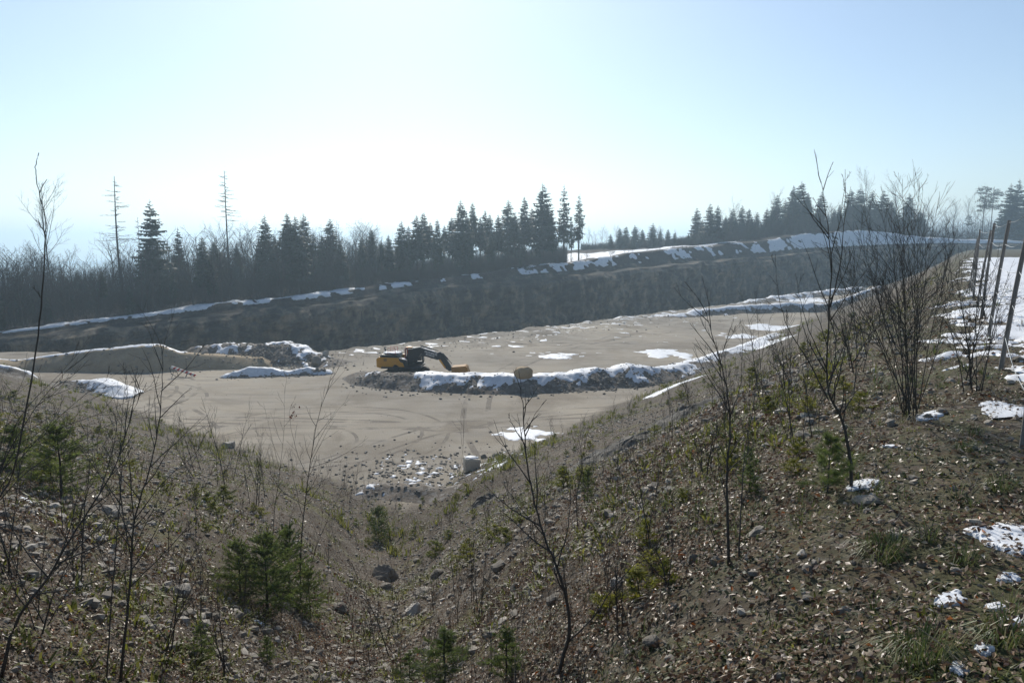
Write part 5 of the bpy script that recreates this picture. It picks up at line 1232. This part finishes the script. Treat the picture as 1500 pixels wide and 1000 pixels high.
    b = MB(); b.prism([(0, 1.7), (1.62, 1.7), (1.42, 2.93), (0, 2.95)], .445, .455); b.obj('side_window', M['glass'], cab_)
    b = MB(); b.prism([(1.63, 1.7), (1.66, 1.7), (1.46, 2.93), (1.43, 2.93)], .5, 1.32); b.obj('windscreen', M['glass'], cab_)
    b = MB(); b.box((.25, .7, 3.13), (.7, .5, .06)); b.obj('roof_hatch', M['yellow'], cab_)
    # red guard rails
    b = MB()
    for x0, x1 in ((-1.7, -.9),):
        for y in (-1.05, .2):
            b.tube([(x0, y, 2.6), (x0, y, 3.25), (x1, y, 3.25), (x1, y, 2.6)], .03, 6); b.tube([(x0, y, 2.95), (x1, y, 2.95)], .025, 6)
    b.tube([(.1, -.85, 2.0), (.1, -.85, 3.3), (.35, -.85, 3.3), (.35, -.85, 2.6)], .03, 6)
    b.obj('guard_rail', M['redpaint'], root, kind='stuff')
    # boom, arm, bucket
    boom = [(.25, 1.5), (.0, 2.1), (.35, 2.75), (.95, 3.18), (1.55, 3.28), (2.0, 3.08), (3.15, 2.76), (3.75, 2.46), (3.72, 2.08), (3.45, 1.92), (2.2, 2.28), (1.55, 2.34), (1.1, 2.2), (.75, 1.75)]
    b = MB(); b.prism(boom, -.26, .2); bo = b.obj('boom', M['black'], root)
    b = MB(); b.prism([(3.25, 2.62), (3.7, 2.78), (4.1, 2.45), (4.85, 1.25), (4.6, .82), (4.35, .92), (3.5, 2.05)], -.19, .13); arm = b.obj('arm', M['black'], root)
    b = MB(); b.prism([(3.55, 1.95), (3.75, 1.98), (4.3, 1.12), (4.2, 1.0)], -.215, .155); b.obj('arm_plate', M['yellow'], arm)
    for nm, P, rr in (('boom_cylinder', [(.95, -.42, 1.5), (1.75, -.34, 2.62)], .085), ('boom_cylinder', [(.95, .36, 1.5), (1.75, .28, 2.62)], .085), ('arm_cylinder', [(1.7, -.03, 3.38), (3.55, -.03, 2.86)], .08), ('bucket_cylinder', [(3.95, -.03, 2.62), (4.95, -.03, 1.5)], .07)):
        P = np.array(P, float); m = P[0] + (P[1] - P[0]) * .6
        b = MB(); b.tube([P[0], m], rr, 10); cy = b.obj(nm, M['black'], root)
        b = MB(); b.tube([m, P[1]], rr * .55, 10); b.obj('rod', M['steel'], cy)
    b = MB(); b.prism([(4.5, .85), (4.9, 1.25), (5.15, 1.2), (5.0, .8), (4.7, .72)], -.3, .24); b.obj('bucket_linkage', M['black'], root)
    b = MB()
    sh = [(4.95, 1.22), (5.5, 1.27), (6.45, 1.36), (6.62, 1.2), (6.85, .55), (6.6, .5), (5.6, .62), (5.0, .72)]
    b.prism(sh, -.72, -.66); b.prism(sh, .6, .66)
    for p, q in zip(sh[:5], sh[1:6]):
        p, q = np.array(p), np.array(q); n_ = np.array([-(q - p)[1], (q - p)[0]]); n_ = n_ / np.linalg.norm(n_) * .05
        b.prism([p, q, q - n_, p - n_], -.66, .6)
    for i in range(5): b.box((5.1 + 0 * i, -.6 + i * .28, .66), (.3, .1, .06))
    b.obj('bucket', M['dirtyyellow'], root)
    # white lettering on the boom side: two rows of block letters too small to read
    b = MB(); r = np.random.default_rng(2)
    for row, (x0, x1, off, hh) in enumerate(((2.1, 3.3, .12, .17), (2.2, 3.05, -.14, .13))):
        x_ = x0
        while x_ < x1:
            w_ = r.uniform(.08, .15); zc = 2.72 - .285 * (x_ - 2.0) + off
            b.box((x_ + w_ / 2, -.268, zc + hh * .4), (w_, .012, hh * .28)); b.box((x_ + w_ / 2, -.268, zc - hh * .4), (w_, .012, hh * .28)); b.box((x_ + .02 + w_ * r.choice([0, .7]), -.268, zc), (.035, .012, hh * .6)); x_ += w_ + .04
    b.obj('lettering', M['white'], bo, kind='stuff')
    b = MB(); b.prism([(1.95, 3.115), (3.1, 2.795), (3.1, 2.815), (1.95, 3.15)], -.2, .14); b.obj('snow_cap', M['snow'], bo)
build_excavator()

# ------------------------------------------------------------------ striped barrier, stone block
def build_barrier():
    p = hit(268, 552); root = empty('striped_barrier', (p[0], p[1], p[2]), R(6), label='tilted red and white striped barrier board before the brown mound', cat='barrier')
    ang = math.radians(-22); ca, sa = math.cos(ang), math.sin(ang); rot = [(ca, 0, -sa), (0, 1, 0), (sa, 0, ca)]
    L = 2.5; c = np.array([.05, 0, .62])
    b = MB(); b.box(c, (L, .04, .26), rot); bd = b.obj('board', M['white'], root)
    for i in range(6):
        s = -L / 2 + .2 + i * .42; b = MB(); q = np.array([(s, -.13), (s + .2, -.13), (s + .32, .13), (s + .12, .13)])
        b.prism([(c[0] + x * ca - z * sa, c[2] + x * sa + z * ca) for x, z in q], -.032, .032); b.obj('stripe', M['redpaint'], bd)
    for x, z, l in ((-.75, .95, .95), (.55, .4, .42)):
        b = MB(); b.tube([(x - .25, -.35, .02), (x, -.03, z)], .03, 6); b.tube([(x + .2, .35, .02), (x, .03, z)], .03, 6); b.obj('leg', M['steel'], root)
    b = MB(); b.tube([(-1.25, -.1, 1.05), (-1.1, -.2, .45), (-.55, -.3, .08), (.2, -.35, .05)], .035, 6); b.obj('brace', M['black'], root)
    b = MB(); b.tube([(.35, .1, 0), (.38, .1, 1.75)], .03, 6); b.obj('stake', M['steel'], root)
build_barrier()
def build_block():
    p = hit(690, 690); s = .5
    V, F = ico(3); W = np.sign(V) * np.abs(V) ** .25; W /= np.abs(W).max(); W = W * np.array([.5, .42, .48]) * (1 + .13 * fbm(V[:, 0] * 2 + 5, V[:, 1] * 3 + V[:, 2] * 2, 3, 15))[:, None]
    b = NB('block_limestone'); P = b.objc(); f = b.noise(P, 5, 5, .65); mt = b.done(b.mix(f, (.48, .42, .33), (.66, .60, .50)), .9, b.bump(f, .5, .05), spec=.2)
    o = link('stone_block', mesh_np('stone_block', W, tris=F, smooth=True), mt, label='squared pale stone block with a snow cap at the slope foot', cat='stone block'); o.scale = (.9, .9, .82); o.location = (p[0], p[1] + .3, p[2] + .33); o.rotation_euler = (0, .05, .25)
    T = V.copy(); T[:, 2] = np.maximum(T[:, 2], -.3); T = T * np.array([.46, .38, .14]) * (1 + .2 * fbm(V[:, 0] * 3, V[:, 1] * 3, 3, 16))[:, None] + np.array([0, .02, .46])
    link('snow_cap', mesh_np('snow_cap', T, tris=F, smooth=True), M['snow'], o)
build_block()
p = hit(705, 672)
for i in range(4):
    stone(p[0] + rnd(-.9, 1.1), p[1] + rnd(-.3, .5), rnd(.14, .26), 'dark stone lying just behind the stone block', 'stones by the block', sink=.2)
